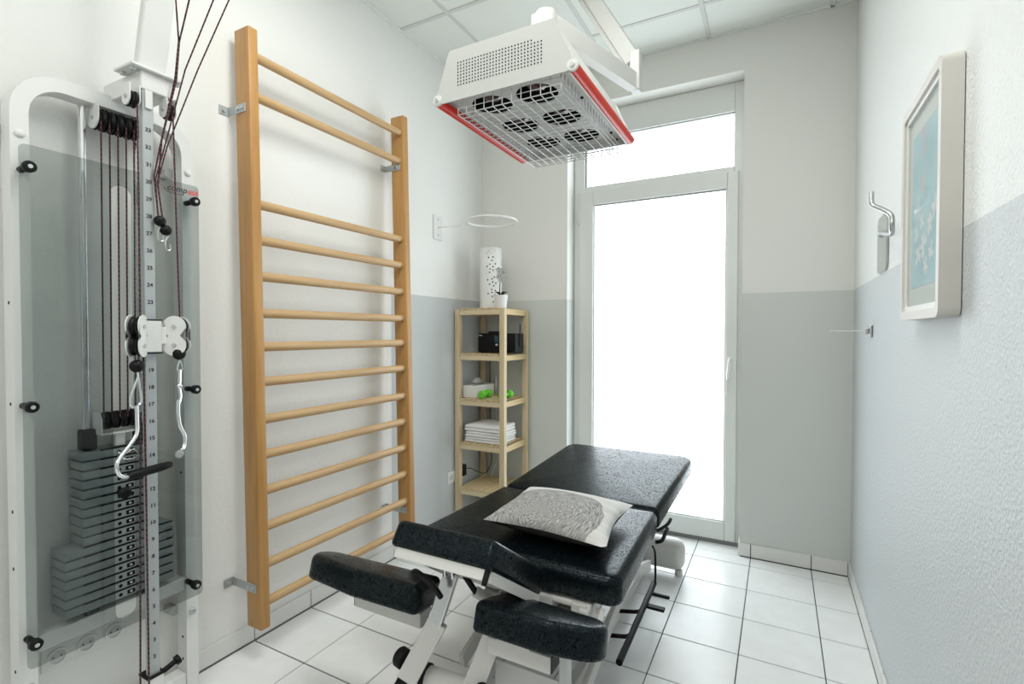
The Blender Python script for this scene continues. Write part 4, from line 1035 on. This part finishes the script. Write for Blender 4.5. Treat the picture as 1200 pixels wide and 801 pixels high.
# double wall socket with plug-in adapter and its leads
WS = thing('wall_socket', 'white double wall socket beside the corner shelf on the left wall', 'socket', (.005, 2.80, .318))
b = BM(); box(b, 0, .009, 2.722, 2.872, .284, .360, .002); obj('frame_plate', b, M_white, WS)
for y in (2.758, 2.836):
    c = BM(); holed(c, circle(y, .322, .027, 20), [circle(y, .322, .021, 20)], 0, .004, fx(.009, 0, 0)); sk = obj('socket_ring', c, M_white, WS, True)
    c = BM(); cyl(c, (.0090, y, .322), (.0096, y, .322), .021, 18); obj('socket_face', c, M_tray, sk)
    for dy in (-.0095, .0095):
        c = BM(); cyl(c, (.0096, y + dy, .322), (.0100, y + dy, .322), .003, 8); obj('contact_hole', c, M_black, sk)
AD = thing('power_adapter', 'black plug-in power adapter with its cable in the socket by the shelf', 'adapter', (.04, 2.852, .34))
b = BM(); box(b, .0135, .056, 2.838, 2.880, .316, .392, .006, 3); obj('adapter_body', b, M_black, AD, True)
b = BM(); tube(b, smooth_path([(.05, 2.860, .365), (.075, 2.90, .36), (.09, 2.95, .33), (.11, 3.02, .300), (.10, 3.10, .31), (.085, 3.166, .36), (.075, 3.1695, .48), (.07, 3.1695, .75), (.07, 3.1695, 1.18), (.10, 3.168, 1.25), (.15, 3.10, 1.27), (.17, 3.034, 1.25)], 6), .0028, 6); obj('adapter_cable', b, M_black, AD, True)
b = BM(); tube(b, smooth_path([(.125, 3.09, .2555), (.14, 3.10, .31), (.135, 3.166, .38), (.130, 3.1695, .50), (.120, 3.1695, .95), (.115, 3.1695, 1.30), (.13, 3.1695, 1.44), (.15, 3.164, 1.49), (.18, 3.10, 1.475), (.185, 3.046, 1.47)], 6), .0030, 6)
lc = obj('lamp_lead', b, M_white, None, True); tag(lc, 'thin white lead hanging behind the corner shelf down to the floor shelf', 'cable')
b = BM(); cyl(b, (.121, 3.1695, .90), (.120, 3.1695, .975), .0085, 12); o_ = obj('inline_switch', b, M_white, lc, True)

# ================================================================ WALL FITTINGS
# ring holder on the left wall
RG = thing('ring_holder', 'white wall bracket with a horizontal ring above the corner shelf', 'bracket', (0.004, 2.62, 1.97))
b = BM(); box(b, .001, .006, 2.575, 2.668, 1.895, 2.050, .002); rp = obj('wall_plate', b, M_white, RG)
for z in (1.925, 2.025):
    c = BM(); lathe(c, [(0, .004), (.006, .003), (.007, 0)], (.006, 2.622, z), (1, 0, 0), 12); obj('screw', c, M_bolt, rp, True)
b = BM(); tube(b, [(.005, 2.622, 1.972), (.243, 2.622, 1.972)], .0042, 8); obj('arm_rod', b, M_white, RG, True)
b = BM(); rcx, rcy, rrx = .405, 2.625, .152
tube(b, [(rcx + rrx * math.cos(2 * PI * k / 48), rcy + rrx * math.sin(2 * PI * k / 48), 1.972) for k in range(48)], .0062, 10, True); obj('ring', b, M_white, RG, True)
# framed picture on the right wall
PI_ = thing('framed_picture', 'cream framed floral picture in pale blue on the right wall', 'picture', (W - .02, 1.61, 1.335))
fy0, fy1, fz0, fz1, fd = 1.405, 1.795, 1.335, 1.910, .041
def frect(y0, y1, z0, z1, r, n=5): return [tuple(p) for p in round_poly([(y0, z0), (y1, z0), (y1, z1), (y0, z1)], r, n)]
def fxr(x): return Matrix(((0, 0, -1, x), (1, 0, 0, 0), (0, 1, 0, 0), (0, 0, 0, 1)))
b = BM(); holed(b, frect(fy0, fy1, fz0, fz1, .022), [frect(fy0 + .022, fy1 - .022, fz0 + .022, fz1 - .022, .012)], .002, fd, fxr(W)); fr_ = obj('picture_frame', b, M_frame, PI_, True)
b = BM(); holed(b, frect(fy0 + .020, fy1 - .020, fz0 + .020, fz1 - .020, .012), [frect(fy0 + .036, fy1 - .036, fz0 + .036, fz1 - .036, .006)], .002, fd - .006, fxr(W)); obj('inner_lip', b, M_white, fr_, True)
b = BM(); box(b, W - .027, W - .023, fy0 + .036, fy1 - .036, fz0 + .036, fz1 - .036); obj('mount_card', b, M_mount, PI_)
M_art = mat('pastel_print', (0.4, 0.6, 0.65), 0.6)
p = worldpos(M_art)
n1 = noise(M_art, p, 5, 3)
bg = ramp(M_art, n1, [(.35, (.24, .46, .53)), (.55, (.42, .62, .66)), (.7, (.55, .71, .73))])
sp = nd(M_art, 'ShaderNodeSeparateXYZ'); ln(M_art, p, sp.inputs[0])
rose = math_(M_art, 'MULTIPLY', math_(M_art, 'LESS_THAN', math_(M_art, 'ABSOLUTE', math_(M_art, 'SUBTRACT', sp.outputs[1], 1.62)), .02), math_(M_art, 'GREATER_THAN', noise(M_art, p, 16, 2), .5))
rose = math_(M_art, 'MULTIPLY', rose, math_(M_art, 'GREATER_THAN', sp.outputs[2], 1.60))
c1 = mix(M_art, math_(M_art, 'MULTIPLY', rose, .6), bg, (.72, .40, .42))
ln(M_art, c1, bsdf(M_art).inputs['Base Color'])
ay0, ay1, az0, az1 = fy0 + .060, fy1 - .066, fz0 + .085, fz1 - .085
b = BM(); box(b, W - .0282, W - .0272, ay0, ay1, az0, az1); art = obj('print', b, M_art, PI_)
random.seed(21)
fl = [(1.50, 1.60, .030), (1.545, 1.565, .028), (1.60, 1.52, .034), (1.655, 1.50, .030), (1.53, 1.50, .024), (1.62, 1.585, .022), (1.68, 1.56, .022), (1.58, 1.47, .024)]
for (y, z, r) in fl:
    b = BM(); n = 7
    for k in range(n):
        a = 2 * PI * k / n + random.random(); cy_, cz_ = y + r * .55 * math.cos(a), z + r * .55 * math.sin(a); pts = []
        for i in range(10):
            t = 2 * PI * i / 10; u_, v_2 = r * .5 * math.cos(t), r * .2 * math.sin(t); pts.append(b.verts.new((W - .02835 - .00002 * k, cy_ + u_ * math.cos(a) - v_2 * math.sin(a), cz_ + u_ * math.sin(a) + v_2 * math.cos(a))))
        b.faces.new(pts)
    obj('printed_flower', b, M_petal, art)
b = BM(); box(b, W - .0315, W - .0300, fy0 + .036, fy1 - .036, fz0 + .036, fz1 - .036); obj('glass', b, M_clear, PI_)
# steel hook on a glass plate
HK = thing('wall_hook', 'bent steel hook on a small glass plate on the right wall', 'hook', (W - .004, 2.33, 1.53))
b = BM(); prism(b, frect(2.238, 2.425, 1.530, 1.742, .03), .001, .008, fxr(W)); obj('back_plate', b, mat('green_edge_glass', (.42, .45, .43), .12, spec=.6), HK, True)
b = BM(); lathe(b, [(0, .012), (.010, .011), (.013, .004), (.013, 0)], (W - .008, 2.325, 1.672), (-1, 0, 0), 16)
tube(b, smooth_path([(W - .012, 2.30, 1.672), (W - .030, 2.22, 1.660), (W - .048, 1.92, 1.606), (W - .052, 1.86, 1.600), (W - .056, 1.835, 1.615), (W - .056, 1.835, 1.635), (W - .060, 1.84, 1.652), (W - .078, 1.865, 1.674), (W - .094, 1.885, 1.690), (W - .099, 1.89, 1.703), (W - .099, 1.895, 1.735)], 6), .0075, 12)
obj('hook_rod', b, M_steel, HK, True)
# towel peg
TP_ = thing('towel_peg', 'slim steel towel peg standing out from the right wall near the corner', 'peg', (W - .003, 2.58, 1.30))
b = BM(); box(b, W - .012, W - .001, 2.555, 2.605, 1.282, 1.332, .003); box(b, W - .026, W - .012, 2.565, 2.595, 1.295, 1.319, .003); obj('base_plate', b, M_steel, TP_)
b = BM(); cyl(b, (W - .02, 2.580, 1.307), (W - .150, 2.580, 1.309), .0038, 12, .003); obj('peg_rod', b, M_chrome, TP_, True)
#--END--
